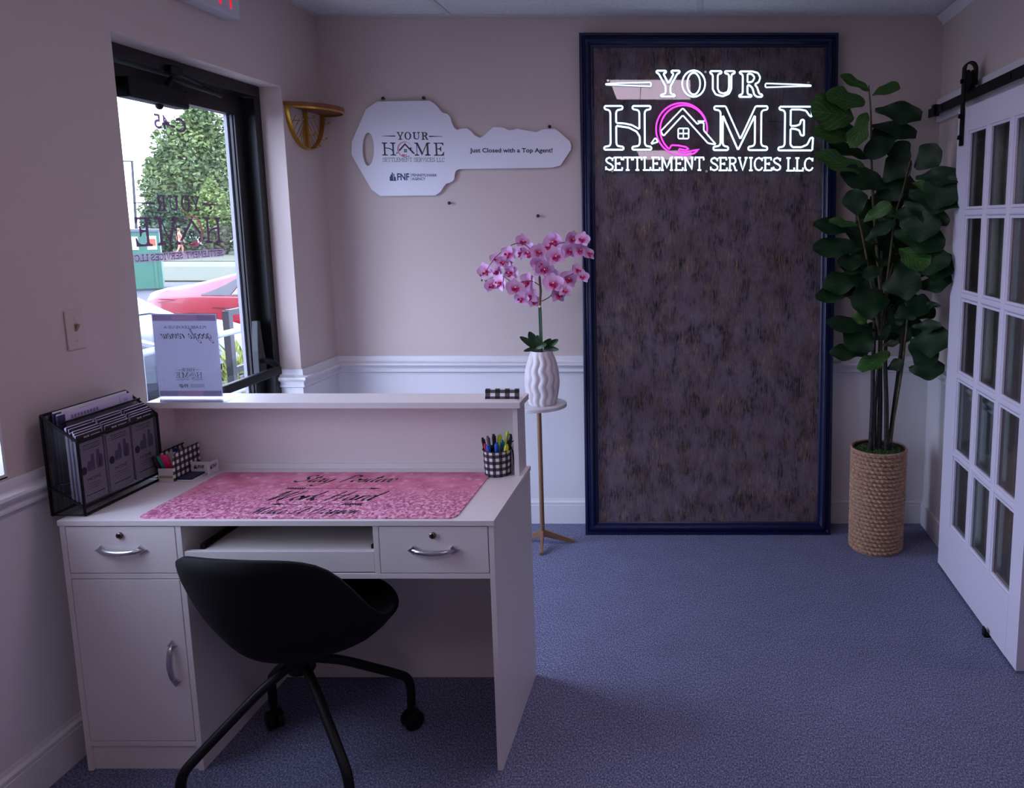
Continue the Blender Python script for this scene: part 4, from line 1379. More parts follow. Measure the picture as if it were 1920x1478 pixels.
# ------------------------------------------------------------------ leaning framed panel
def panel_mat():
    m = mat('distressed_metallic_fabric', (70, 58, 62), .6)
    nt = m.node_tree
    b = nt.nodes['Principled BSDF']
    L = nt.links.new
    tc = nt.nodes.new('ShaderNodeTexCoord')

    def noise(sx_, sz_, det, pos0, c0, pos1, c1):
        mp = nt.nodes.new('ShaderNodeMapping')
        mp.inputs['Scale'].default_value = (sx_, 1, sz_)
        n = nt.nodes.new('ShaderNodeTexNoise')
        n.inputs['Scale'].default_value = 1
        n.inputs['Detail'].default_value = det
        n.inputs['Roughness'].default_value = .65
        r = nt.nodes.new('ShaderNodeValToRGB')
        e = r.color_ramp.elements
        e[0].position, e[0].color = pos0, c0
        e[1].position, e[1].color = pos1, c1
        L(tc.outputs['Object'], mp.inputs[0])
        L(mp.outputs[0], n.inputs['Vector'])
        L(n.outputs['Fac'], r.inputs[0])
        return r

    def mix(fac, a, c, mode='MIX'):
        x = nt.nodes.new('ShaderNodeMix')
        x.data_type = 'RGBA'
        x.blend_type = mode
        if isinstance(fac, float):
            x.inputs[0].default_value = fac
        else:
            L(fac.outputs[0], x.inputs[0])
        L(a.outputs[0] if a.type == 'VALTORGB' else a.outputs[2], x.inputs[6])
        if isinstance(c, tuple):
            x.inputs[7].default_value = c
        else:
            L(c.outputs[0] if c.type == 'VALTORGB' else c.outputs[2], x.inputs[7])
        return x

    K0, K1 = (0, 0, 0, 1), (1, 1, 1, 1)
    base = noise(8, 5, 6, .34, lin((96, 78, 76)), .66, lin((122, 110, 128)))
    streak = noise(190, 16, 5, .42, K0, .80, K1)
    x1 = mix(streak, base, lin((142, 124, 122)))
    dark = noise(120, 18, 5, .36, K0, .62, K1)
    darkpatch = noise(14, 8, 5, .44, K0, .62, K1)
    dm_ = mix(1.0, dark, darkpatch, 'MULTIPLY')
    x2 = nt.nodes.new('ShaderNodeMix')
    x2.data_type = 'RGBA'
    L(dm_.outputs[2], x2.inputs[0])
    L(x1.outputs[2], x2.inputs[6])
    x2.inputs[7].default_value = lin((24, 18, 20))
    gold = noise(150, 16, 4, .50, K0, .66, K1)
    goldpatch = noise(11, 6, 4, .50, K0, .66, K1)
    g2 = mix(1.0, gold, goldpatch, 'MULTIPLY')
    x3 = nt.nodes.new('ShaderNodeMix')
    x3.data_type = 'RGBA'
    L(g2.outputs[2], x3.inputs[0])
    L(x2.outputs[2], x3.inputs[6])
    x3.inputs[7].default_value = lin((176, 142, 92))
    weave = noise(300, 300, 1, .35, lin((190, 190, 190)), .7, K1)
    x4 = mix(1.0, x3, weave, 'MULTIPLY')
    L(x4.outputs[2], b.inputs['Base Color'])
    b.inputs['Specular IOR Level'].default_value = .25
    return m


FB, FTOP = Vector((0, 3.862, 0.0)), Vector((0, 3.985, 2.553))
FU = (FTOP - FB).normalized()
FN = Vector((0, -FU.z, FU.y))
FH = (FTOP - FB).length
FXA, FXB = -.565, .718
NAVYP = mat('navy_gloss_paint', (9, 17, 60), .30)
fr = thing('framed_panel', 'tall navy framed panel of distressed metallic fabric leaning on the wall', 'wall panel', (.08, 3.88, 0))
prof = [(0, -.040), (0, -.004), (.006, 0), (.014, 0), (.019, -.007), (.024, -.006), (.032, .006), (.044, .008), (.052, .0), (.057, -.009), (.062, -.009), (.069, -.014), (.069, -.040)]
cs_ = [(FXA, 0, 1, 1), (FXB, 0, -1, 1), (FXB, FH, -1, -1), (FXA, FH, 1, -1)]
n = len(prof)
for i in range(4):
    mb = MB()
    for (x, h, dx_, dh) in (cs_[i], cs_[(i + 1) % 4]):
        mb.v += [tuple(FB + VX * (x + dx_ * q[0]) + FU * (h + dh * q[0]) + FN * q[1]) for q in prof]
    mb.f = [(k, (k + 1) % n, n + (k + 1) % n, n + k) for k in range(n)] + [tuple(range(n)), tuple(range(n, 2 * n))]
    mb.build('frame_rail', NAVYP, fr, smooth=32)
MB().prism([(FXA + .06, .06), (FXB - .06, .06), (FXB - .06, FH - .06), (FXA + .06, FH - .06)], FB + FN * -.016, VX, FU, FN * -.012).build('fabric_panel', panel_mat(), fr)

# ------------------------------------------------------------------ neon sign on the panel
NEON_W = mat('white_neon_tube', (240, 250, 255), .4, emit=((205, 236, 255), .8))
NEON_P = mat('pink_neon_tube', (255, 140, 240), .4, emit=((255, 52, 226), .6))
c0 = at(1328.7, 229.7, 3.945)
ns = thing('neon_sign', 'white and pink neon company sign on the dark framed panel', 'neon sign', (c0.x, c0.y, c0.z - .22))
hh = (c0 - FB).dot(FU)
KB = 1.041 / 1500
NO = FB + VX * (c0.x - 955 * KB) + FU * (hh + 690 * KB) + FN * .022


def nb(p):
    return NO + VX * (p[0] * KB) - FU * (p[1] * KB)


def tubes(mb_, loops, r, closed=True):
    for l in loops:
        q = []
        m_ = len(l)
        for i in range(m_ if closed else m_ - 1):       # soften corners a little
            a, b = Vector(l[i]), Vector(l[(i + 1) % m_])
            d_ = (b - a).length
            t_ = min(.3, 5 / d_) if d_ > 0 else 0
            q += [a.lerp(b, t_), a.lerp(b, 1 - t_)] if closed else [a, a.lerp(b, .5)]
        if not closed:
            q.append(Vector(l[-1]))
        mb_.tube([nb(p) for p in q], r, 6, closed)
    return mb_


for ch_ in ('Y', 'O', 'U', 'R', 'H', 'M', 'E'):
    tubes(MB(), HALF[ch_], .0046).build('neon_letter', NEON_W, ns, smooth=60)
for d_ in DASH:
    tubes(MB(), [d_], .0036).build('neon_dash', NEON_W, ns, smooth=60)
hs_ = tubes(MB(), [ROOF, FOOT], .0038)
tubes(hs_, [CHIM], .0034, False)
hs_.build('neon_house', NEON_W, ns, smooth=60)
wn = tubes(MB(), [WIN], .0036)
tubes(wn, [[(774, 732), (774, 804)], [(737, 768), (812, 768)]], .0034, False)
wn.build('neon_window', NEON_W, ns, smooth=60)
cr = MB()
tubes(cr, [CRES_OUT[:-2] + HAND[::-1], CRES_IN + [(690, 850)]], .0044, False)
cr.build('neon_crescent', NEON_P, ns, smooth=60)
for ch_, sts in SMALL:
    if sts:
        tubes(MB(), sts, .0046, False).build('neon_letter', NEON_W, ns, smooth=60)
BK = [(200, 440), (200, 392), (560, 388), (572, 318), (1345, 320), (1362, 398), (1700, 402), (1712, 560), (1715, 1000)]
for i in range(14):
    x = 1700 - i * 107
    BK += [(x, 1046), (x - 50, 1052), (x - 100, 1040)]
BK += [(200, 1000), (204, 560)]
MB().prism(BK, NO - FN * .010, VX * KB, FU * -KB, FN * .004).build('acrylic_backing', clear_mat('acrylic_backing_sheet', (238, 238, 240), 1.1), ns)
for p in ((238, 398), (932, 338), (1665, 412), (262, 1034), (940, 1034), (1640, 1036)):
    MB().tube([nb(p) - FN * .036, nb(p) - FN * .002], .006, 10).build('standoff', CHROME, ns)
for (a, b) in (((470, 440), (462, 570)), ((1492, 450), (1480, 570)), ((1375, 682), (1500, 686))):
    MB().tube([nb(a), nb(b)], .0008, 5).build('sign_wire', BLACK_METAL, ns)

# ------------------------------------------------------------------ key shaped board
ks = thing('key_sign', 'large white key shaped board hung on the back wall', 'sign', (-1.2, 4.02, 1.76))
KEY = [(280, 127), (690, 120), (735, 150), (765, 185), (785, 212), (830, 225), (850, 245), (862, 290), (880, 330), (905, 350), (935, 340), (985, 337), (1010, 355), (1040, 390), (1085, 412), (1115, 395), (1190, 325), (1265, 330), (1310, 352), (1345, 350), (1375, 338), (1420, 348), (1525, 368), (1560, 352), (1590, 342), (1670, 342), (1700, 360), (1785, 435), (1800, 470), (1797, 505), (1715, 628), (1650, 645), (925, 655), (900, 665), (888, 690), (883, 735), (865, 755), (820, 770), (800, 795), (775, 835), (735, 862), (305, 867), (235, 815), (80, 545), (80, 445), (190, 190), (215, 170)]
KY = 4.018


def k3(p):
    q = at(640 + p[0] / 4.174, 160 + p[1] / 4.174, KY)
    return (q.x, q.z)


kl = [k3(p) for p in KEY]
khole = [k3(p) for p in arc(210, 500, 46, 130, 0, 345, 23)]
MB().prism([kl, khole], (0, KY, 0), VX, VZ, (0, .008, 0)).build('key_board', mat('white_foam_board', (238, 238, 246), .5), ks)
KI = mat('charcoal_print', (58, 52, 60), .6)
KP = mat('rose_print', (206, 120, 140), .6)
KN = mat('steel_blue_print', (44, 72, 116), .6)
ky = KY - .0008
kw = k3((805, 0))[0] - k3((312, 0))[0]
cx_, cz_ = k3((560, 486))
logo_flat(ks, (cx_, ky, cz_), VX, VZ, kw, KI, KP, thin=9)
mb = MB()
a, b = k3((1330, 525))
put_text(mb, 'Just Closed with a Top Agent!', .0215, (a, ky, b), VX, VZ, bold=.022, width=k3((1660, 0))[0] - k3((1005, 0))[0])
mb.build('printed_line', mat('dark_navy_print', (46, 40, 62), .6), ks, recalc=False)
a, b = k3((380, 748))
fnf(ks, (a, ky, b), VX, VZ, .040, KN, ('PENNSYLVANIA', 'AGENCY'))
NAIL = mat('dark_steel_nail', (60, 54, 56), .4, metal=.7)
for (u, v, lab) in ((719, 186, 'dark screw above the bow of the key sign, near its corner'), (795, 185, 'dark screw above the bow of the key sign, near the neck'), (1031, 239, 'dark screw above the tip of the key sign'), (843, 381, 'bare screw in the wall under the key sign'), (1009, 405, 'bare screw in the wall above the orchid')):
    p = at(u, v, YB - .012)
    if v < 250:
        p.z += .003
    sc = thing('wall_screw', lab, 'screw', (p.x, YB, p.z), group='screws in the back wall')
    m3 = Matrix.Rotation(PI / 2, 3, 'X')
    MB().lathe([(.004, -.016), (.004, .010), (.0085, .011), (.0085, .014), (.005, .017), (0, .0175)], 12, (p.x, YB - .006, p.z), m3).build('screw_head', NAIL, sc, smooth=40)

# ------------------------------------------------------------------ half round shelf with gold rack
GOLD = mat('brushed_gold_metal', (196, 152, 62), .35, metal=.9)
WOOD = mat('brown_walnut_wood', (134, 84, 50), .5, var=(30, (104, 62, 36), .2))
sh = thing('wall_shelf', 'half round wooden shelf on a gold wire rack by the door', 'shelf', (XL, 3.85, 2.0))
SYC, SR = 3.849, .183
MB().prism([(0, SR)] + [(SR * math.cos(a_), SR * math.sin(a_)) for a_ in [PI / 2 - i * PI / 24 for i in range(1, 24)]] + [(0, -SR)], (XL + .001, SYC, 2.160), VX, VY, (0, 0, .018)).build('shelf_board', WOOD, sh, bevel=.003)


def strip(name, pts, w, th, nrm):
    """flat metal strip standing on edge: width along nrm"""
    P = [Vector(p) for p in pts]
    mb_ = MB()
    N_ = Vector(nrm)
    for i, p in enumerate(P):
        t = (P[min(i + 1, len(P) - 1)] - P[max(i - 1, 0)]).normalized()
        s_ = t.cross(N_).normalized() * th / 2
        mb_.v += [tuple(p + s_), tuple(p - s_), tuple(p - s_ + N_ * w), tuple(p + s_ + N_ * w)]
    m_ = len(P)
    mb_.f = [(4 * i + k, 4 * i + (k + 1) % 4, 4 * i + 4 + (k + 1) % 4, 4 * i + 4 + k) for i in range(m_ - 1) for k in range(4)] + [(0, 1, 2, 3), (4 * m_ - 4, 4 * m_ - 3, 4 * m_ - 2, 4 * m_ - 1)]
    return mb_.build(name, GOLD, sh, smooth=30)


archp = [(XL + .002, SYC + .172 * math.cos(t_), 2.160 - .182 * math.sin(t_)) for t_ in [PI * i / 28 for i in range(29)]]
strip('rack_arch', archp, .020, .006, VX)
strip('rack_spine', [(XL + .002, SYC, 2.158), (XL + .002, SYC, 1.98)], .018, .012, VX)
strip('shelf_edge_band', [(XL + .002 + (SR - .006) * math.sin(t_), SYC - (SR - .006) * math.cos(t_), 2.150) for t_ in [PI * i / 24 for i in range(25)]], .009, .004, VZ)
for i in range(1, 8):
    q = i / 8
    for s_ in (-1, 1):
        zt = 2.155
        y0_ = SYC + s_ * .165 * q
        x_ = math.sqrt(max(0, 1 - (q * .95) ** 2))
        MB().tube([(XL + .008, SYC + s_ * .165 * q, 2.160 - .176 * math.sqrt(max(0, 1 - (.165 * q / .172) ** 2)) + .004), (XL + .008, SYC + s_ * max(0, .165 * q - .10 * x_), 2.160 - .176 * math.sqrt(max(0, 1 - (.165 * q / .172) ** 2)) + .11 * x_)], .0016, 5).build('rack_rod', GOLD, sh)
for (y_, z_) in ((SYC - .115, 2.10), (SYC - .002, 2.125), (SYC - .002, 2.045), (SYC + .150, 2.115), (SYC + .115, 2.035), (SYC + .04, 1.99)):
    hk = MB().tube([(XL + .006, y_, z_), (XL + .045, y_, z_ - .002), (XL + .052, y_, z_ + .004)], .0016, 6).build('hook', GOLD, sh)
    MB().lathe([(0, -.006), (.004, -.0045), (.006, 0), (.004, .0045), (0, .006)], 10, (XL + .054, y_, z_ + .006)).build('hook_ball', GOLD, hk, smooth=80)

# ------------------------------------------------------------------ exit sign and light switch
ex = thing('exit_sign', 'white wall mounted exit sign with glowing red letters above the door', 'exit sign', (XL, 3.07, 2.433))
WP = mat('white_sign_plastic', (206, 206, 214), .4)
MB().box(XL, -1.822, 2.885, 3.258, 2.433, 2.630).build('sign_housing', WP, ex, bevel=.006)
RED = mat('red_lit_letters', (230, 20, 40), .4, emit=((255, 10, 40), .5))
for s_, yc_, w_ in (('E', 2.965, .045), ('X', 3.045, .055), ('I', 3.125, .014), ('T', 3.195, .052)):
    put_text(MB(), s_, .135, (-1.8212, yc_, 2.462), VY, VZ, bold=.012, width=w_).build('sign_letter', RED, ex, recalc=False)
MB().lathe([(0, -.003), (.004, -.002), (.004, .002)], 10, (-1.845, 2.935, 2.4325)).build('indicator_lamp', RED, ex)
sw = thing('light_switch', 'ivory single light switch plate beside the door', 'light switch', (XL, 2.335, 1.303))
IVO = mat('ivory_plate', (206, 190, 178), .4)
MB().box(XL, XL + .006, 2.299, 2.369, 1.243, 1.363).build('switch_plate', IVO, sw, bevel=.003)
MB().prism([(-.012, 0), (.012, 0), (.010, .010), (.006, .010)], (XL + .006, 2.329, 1.309), VZ, VX, (0, .010, 0)).build('toggle', mat('yellowed_toggle', (150, 128, 88), .4), sw, bevel=.001)
for z_ in (1.268, 1.338):
    MB().lathe([(.003, 0), (.003, .0012), (0, .0016)], 10, (XL + .006, 2.334, z_), Matrix.Rotation(PI / 2, 3, 'Y')).build('plate_screw', IVO, sw)

# ------------------------------------------------------------------ orchid table
TX, TY = -.764, 3.735
BRASS = mat('brushed_brass', (164, 126, 94), .4, metal=.6)
st_ = thing('side_table', 'small round marble top table on a brass tripod', 'side table', (TX, TY, 0))
MB().lathe([(0, .720), (.130, .720), (.137, .723), (.137, .736), (.134, .739), (0, .739)], 48, (TX, TY, 0)).build('table_top', mat('white_marble', (224, 220, 222), .3, var=(9, (198, 194, 198), .1)), st_, smooth=40)
MB().lathe([(.0115, .075), (.0115, .712), (.03, .714), (.03, .720)], 20, (TX, TY, 0)).build('pole', BRASS, st_, smooth=40)
for (x, y) in ((-.749, 3.613), (-.612, 3.775), (-.880, 3.800)):
    d_ = Vector((x - TX, y - TY, 0))
    L_ = d_.length
    d_.normalize()
    MB().prism([(0, .072), (L_ * .1, .082), (L_, .014), (L_, 0), (L_ * .93, 0), (0, .050)], Vector((TX, TY, 0)) + Vector((-d_.y, d_.x, 0)) * .007, d_, VZ, Vector((d_.y, -d_.x, 0)) * .014).build('leg', BRASS, st_, bevel=.0015)

# orchid in a fluted vase
orc = thing('potted_orchid', 'pink orchid in a white fluted ceramic vase on the marble table', 'potted orchid', (TX + .022, TY - .012, .739))
OX, OY = TX + .022, TY - .012


def vase(u, v):
    z = v
    R = .053 + .030 * math.sin(PI * min(1, (z * .86 + .14)) ** 1.0) ** .9 if True else 0
    R = .052 + .029 * math.sin(PI * (.12 + .80 * z)) - .010 * z * z * z
    a = 2 * PI * u
    ph = 12 * a + .85 * math.sin(2 * PI * 3.4 * z)
    w_ = abs(math.sin(ph / 2))
    k = 1 + .115 * (w_ - .5) * min(1, (1 - z) * 6 + .1)
    return Vector((OX + R * k * math.cos(a), OY + R * k * math.sin(a), .7395 + .265 * z))


VASE = mat('white_ceramic_glaze', (222, 214, 214), .4, bump=(160, .15))
MB().grid(vase, 140, 44, wrap=True).build('vase', VASE, orc, smooth=50)
MB().lathe([(0, .7395), (.050, .7395)], 32, (OX, OY, 0)).build('vase_bottom', VASE, orc)
MB().lathe([(0, .985), (.046, .985)], 32, (OX, OY, 0)).build('soil', mat('dark_moss_filling', (40, 48, 30), .9), orc)
STEM = mat('orchid_stem_green', (70, 98, 70), .5)
STEMB = mat('orchid_stem_brown', (96, 74, 60), .5)
OLEAF = mat('orchid_leaf_green', (46, 78, 44), .45)


def o8(x, y, dy=0.):
    return at(860 + x / 3.696, 400 + y / 3.696, OY + dy)


for dx_ in (-.004, .005):
    MB().tube([(OX + dx_, OY, .98), (OX + dx_ * .9 - .002, OY, 1.22)], .0042, 8).build('stem', STEM, orc, smooth=60)
MB().tube([(OX - .002, OY, 1.21), o8(568, 540), o8(560, 440)], .0058, 8).build('stem', STEMB, orc, smooth=60)
MB().lathe([(.0068, -.005), (.0068, .005)], 14, (OX - .001, OY, 1.222)).build('stem_tie', mat('cream_tie', (226, 206, 170), .6), orc)
for path in ([(560, 440, 0), (545, 330, -.01), (470, 225, -.02), (380, 215, -.02), (260, 300, -.02), (190, 400, -.02), (150, 440, -.02)],
             [(560, 500, 0), (500, 470, -.01), (380, 480, -.02), (290, 430, -.02), (180, 470, -.02)],
             [(560, 440, 0), (600, 330, 0), (680, 220, -.01), (770, 200, -.01), (860, 190, -.01), (905, 205, -.01)],
             [(575, 610, 0), (640, 570, 0), (700, 470, 0), (790, 420, 0), (850, 385, 0), (885, 430, 0)]):
    P = curve_pts([o8(*p) for p in path], 5)
    MB().tube(P, [.0028 - .0014 * i / len(P) for i in range(len(P))], 6).build('flower_spike', STEMB, orc, smooth=60)
for p in ((150, 430), (160, 465), (190, 472), (905, 203), (862, 380), (705, 470)):
    MB().lathe([(0, -.006), (.004, -.003), (.0048, 0), (.0035, .004), (0, .007)], 8, o8(p[0], p[1], -.015)).build('bud', mat('orchid_bud_olive', (96, 100, 58), .5), orc, smooth=80)
# basal leaves: base, tip, width
for (b, t_, w_, dy) in (((545, 935), (425, 855), .034, -.02), ((545, 930), (490, 820), .044, -.035), ((560, 930), (450, 955), .022, -.045), ((600, 930), (690, 875), .034, -.02), ((590, 935), (695, 945), .030, -.03), ((520, 930), (610, 905), .034, -.05), ((560, 920), (545, 845), .034, .03), ((590, 920), (640, 870), .034, .03)):
    A, Bp = o8(b[0], b[1], 0), o8(t_[0], t_[1], dy)
    d_ = Bp - A
    sd = d_.cross(VY).normalized()
    up_ = sd.cross(d_).normalized()

    def lf(u, v, A=A, d_=d_, sd=sd, w_=w_, up_=up_):
        ww = w_ * math.sin(PI * (.10 + .88 * u) ** .9) ** .6 * (v - .5)
        return A + d_ * u + (sd * .94 - VY * .2) * ww + up_ * (.012 * math.sin(PI * u) - .25 * abs(ww)) - VY * (.4 * abs(ww))
    MB().grid(lf, 10, 4).build('leaf', OLEAF, orc, smooth=120)


# flowers: one petal mesh and one sepal mesh shared by every bloom
def petal_mat():
    m = mat('orchid_petal_pink', (226, 150, 214), .55)
    nt = m.node_tree
    b = nt.nodes['Principled BSDF']
    tc = nt.nodes.new('ShaderNodeTexCoord')
    sp = nt.nodes.new('ShaderNodeSeparateXYZ')
    r = nt.nodes.new('ShaderNodeValToRGB')
    e = r.color_ramp.elements
    e[0].position, e[0].color = .02, lin((218, 92, 172))
    e[1].position, e[1].color = .45, lin((242, 196, 238))
    nt.links.new(tc.outputs['Generated'], sp.inputs[0])
    nt.links.new(sp.outputs['Y'], r.inputs[0])
    nt.links.new(r.outputs[0], b.inputs['Base Color'])
    b.inputs['Subsurface Weight'].default_value = .0
    return m


PM = petal_mat()


def petal(L_, W_, cup_):
    def f(u, v):
        w_ = W_ * math.sin(PI * min(1, .10 + .86 * u ** .8)) ** .75
        x = w_ * (v - .5)
        return Vector((x, L_ * u, cup_ * (u * (1 - u) * 1.2 + .5 * (x / W_) ** 2) + .004 * u))
    return MB().grid(f, 8, 6).mesh('petal', PM, smooth=120)


P1 = petal(.030, .040, -.010)
P2 = petal(.031, .023, .006)
LIPM = mat('orchid_lip_magenta', (206, 44, 120), .5)
LIP = MB()
LIP.grid(lambda u, v: Vector(((v - .5) * .014 * math.sin(PI * (.15 + .8 * u)), -.016 * u, .004 + .010 * u - .02 * abs(v - .5) * u)), 6, 4)
for s_ in (-1, 1):
    LIP.grid(lambda u, v, s_=s_: Vector((s_ * (.003 + .009 * u), -.004 + .008 * (v - .5), .004 + .010 * u)), 3, 2)
LIP.lathe([(0, .014), (.003, .012), (.0035, .004), (.003, .0)], 8)
LIPME = LIP.mesh('flower', LIPM, smooth=80)
COLM = MB().lathe([(0, .0165), (.0022, .0155), (.0025, .0135), (0, .0125)], 8).mesh('flower_column', mat('orchid_column_cream', (240, 214, 170), .5), smooth=80)
BLOOM = [(190, 400, 1.0), (262, 318, .8), (305, 338, .8), (272, 408, .95), (225, 498, .85), (290, 480, 1.0), (352, 280, 1.0), (365, 410, 1.05), (440, 195, .9), (432, 272, .95), (498, 275, 1.15), (545, 268, 1.0), (388, 522, 1.15), (485, 478, 1.2), (490, 572, 1.1), (520, 612, .8), (550, 345, 1.0), (588, 385, 1.2), (668, 298, 1.2), (662, 192, 1.2), (780, 175, 1.0), (765, 258, 1.1), (835, 258, 1.0), (858, 182, .9), (895, 280, .9), (655, 490, 1.25), (757, 455, 1.1), (818, 395, .85), (858, 440, .8), (685, 566, 1.0), (735, 535, .8), (640, 428, 1.0), (435, 592, .9), (330, 335, .9), (620, 235, .9)]
rnd = random.Random(5)
for (x, y, k) in BLOOM:
    pos = o8(x, y, rnd.uniform(-.05, .03))
    yaw = rnd.uniform(-.75, .75) + (x - 560) / 900.0
    pit = rnd.uniform(-.35, .25)
    # local z (bloom axis) faces the room, tipped and turned
    R3 = Matrix.Rotation(yaw, 3, 'Z') @ Matrix.Rotation(PI / 2 + pit, 3, 'X') @ Matrix.Rotation(rnd.uniform(-.4, .4), 3, 'Z')
    fl = link('flower', LIPME, orc)
    fl.matrix_local = Matrix.Translation(pos - orc.location) @ R3.to_4x4() @ Matrix.Scale(k * 1.42, 4)
    for (ang, me, zo) in ((72, P1, .001), (-72, P1, .001), (0, P2, -.001), (132, P2, -.001), (-132, P2, -.001)):
        p = bpy.data.objects.new('petal', me)
        COL.objects.link(p)
        p.parent = fl
        p.matrix_local = Matrix.Translation((0, 0, zo)) @ Matrix.Rotation(math.radians(ang), 4, 'Z') @ Matrix.Rotation(rnd.uniform(-.15, .3), 4, 'X')
    p = bpy.data.objects.new('column', COLM)
    COL.objects.link(p)
    p.parent = fl

# ------------------------------------------------------------------ woven basket planter
GX, GY, GRT, GRB, GZ = .922, 3.725, .134, .131, .522
bk = thing('basket_planter', 'tall round woven seagrass basket holding the fig tree', 'basket', (GX, GY, 0))
NR, NS = 25, 34


def weave(u, v):
    a = 2 * PI * u
    zz = v * NR
    row = math.floor(zz - 1e-6)
    f_ = zz - row
    sk = u * NS + (.5 if row % 2 else 0) + f_ * .5
    q = sk - math.floor(sk)
    bump_ = (abs(math.sin(PI * f_)) ** .6) * (.25 + .75 * abs(math.sin(PI * q)) ** .7)
    r = GRB + (GRT - GRB) * v + .0130 * bump_ - .007
    return Vector((GX + r * math.cos(a), GY + r * math.sin(a), .004 + (GZ - .010) * v))


SEA = mat('seagrass_rope', (200, 164, 136), .8, var=(70, (150, 112, 86), .22), bump=(260, .5))
MB().grid(weave, NS * 6, NR * 6, wrap=True).build('woven_wall', SEA, bk, smooth=60)
MB().lathe([(GRB - .02, .001), (GRB - .004, .001), (GRB - .004, .010), (GRB - .02, .010)], 48, (GX, GY, 0)).build('basket_foot', SEA, bk)
MB().tube([(GX + GRT * math.cos(2 * PI * i / 48), GY + GRT * math.sin(2 * PI * i / 48), GZ - .006) for i in range(48)], .006, 6, True).build('basket_rim', SEA, bk, smooth=60)
MB().lathe([(0, .006), (GRB - .008, .006), (GRT - .010, GZ - .004), (GRT - .014, GZ - .004), (GRB - .014, .012), (0, .012)], 40, (GX, GY, 0)).build('basket_liner', mat('dark_liner', (46, 38, 30), .9), bk)

# ------------------------------------------------------------------ fiddle leaf fig
fig = thing('fig_tree', 'tall artificial fiddle leaf fig with dark green leaves in the basket', 'fig tree', (GX, GY, .50))
moss = MB()
rnd = random.Random(11)
for i in range(420):
    a, r = rnd.uniform(0, 2 * PI), (GRT - .020) * math.sqrt(rnd.random())
    s_ = rnd.uniform(.006, .012)
    moss.lathe([(0, -s_ * .7), (s_ * .8, -s_ * .3), (s_, .2 * s_), (s_ * .6, s_ * .7), (0, s_ * .85)], 6, (GX + r * math.cos(a), GY + r * math.sin(a), .498 + .006 * (1 - r / GRT) + rnd.uniform(0, .006)))
moss.lathe([(0, .496), (GRT - .018, .496), (GRT - .018, .486), (0, .486)], 32, (GX, GY, 0))
moss.build('moss', mat('green_moss', (58, 92, 40), .95, var=(90, (34, 58, 24), .2)), fig, smooth=80, kind='stuff', label='clumpy green moss covering the pot')
BARK = mat('dark_fig_bark', (18, 16, 20), .6, var=(60, (44, 38, 38), .1), bump=(90, .5))
TWIG = mat('green_brown_twig', (96, 92, 52), .6, var=(40, (72, 62, 36)))


def trunk(name, pts, r0, r1, m_):
    P = curve_pts([at(u, v, y) for (u, v, y) in pts], 6)
    k = len(P)
    MB().tube(P, [r0 + (r1 - r0) * i / (k - 1) for i in range(k)], 8).build(name, m_, fig, smooth=60)


trunk('trunk', [(1632, 848, 3.70), (1636, 760, 3.70), (1637, 690, 3.71), (1640, 600, 3.72)], .0125, .010, BARK)
trunk('trunk', [(1648, 850, 3.71), (1650, 760, 3.72), (1650, 690, 3.73), (1652, 560, 3.74), (1653, 470, 3.74)], .0135, .010, BARK)
trunk('trunk', [(1662, 848, 3.69), (1662, 760, 3.70), (1660, 680, 3.72), (1662, 600, 3.73)], .0125, .009, BARK)
trunk('trunk', [(1667, 842, 3.73), (1677, 760, 3.73), (1686, 690, 3.73), (1694, 620, 3.73)], .0120, .010, BARK)
trunk('trunk', [(1640, 842, 3.75), (1641, 760, 3.75), (1647, 690, 3.76)], .010, .008, BARK)
trunk('branch', [(1652, 690, 3.72), (1652, 600, 3.72), (1664, 520, 3.71), (1678, 410, 3.70), (1692, 360, 3.70), (1707, 300, 3.70)], .008, .003, TWIG)
trunk('branch', [(1650, 640, 3.72), (1638, 560, 3.70), (1624, 480, 3.68), (1614, 430, 3.67), (1603, 382, 3.66)], .008, .003, TWIG)
trunk('branch', [(1652, 560, 3.74), (1640, 420, 3.74), (1634, 310, 3.74), (1633, 220, 3.74), (1629, 160, 3.74)], .009, .003, TWIG)
trunk('branch', [(1668, 830, 3.72), (1690, 700, 3.70), (1697, 640, 3.69), (1702, 590, 3.68)], .008, .004, TWIG)
trunk('branch', [(1655, 620, 3.73), (1668, 520, 3.76), (1700, 420, 3.78), (1720, 360, 3.80)], .008, .004, TWIG)


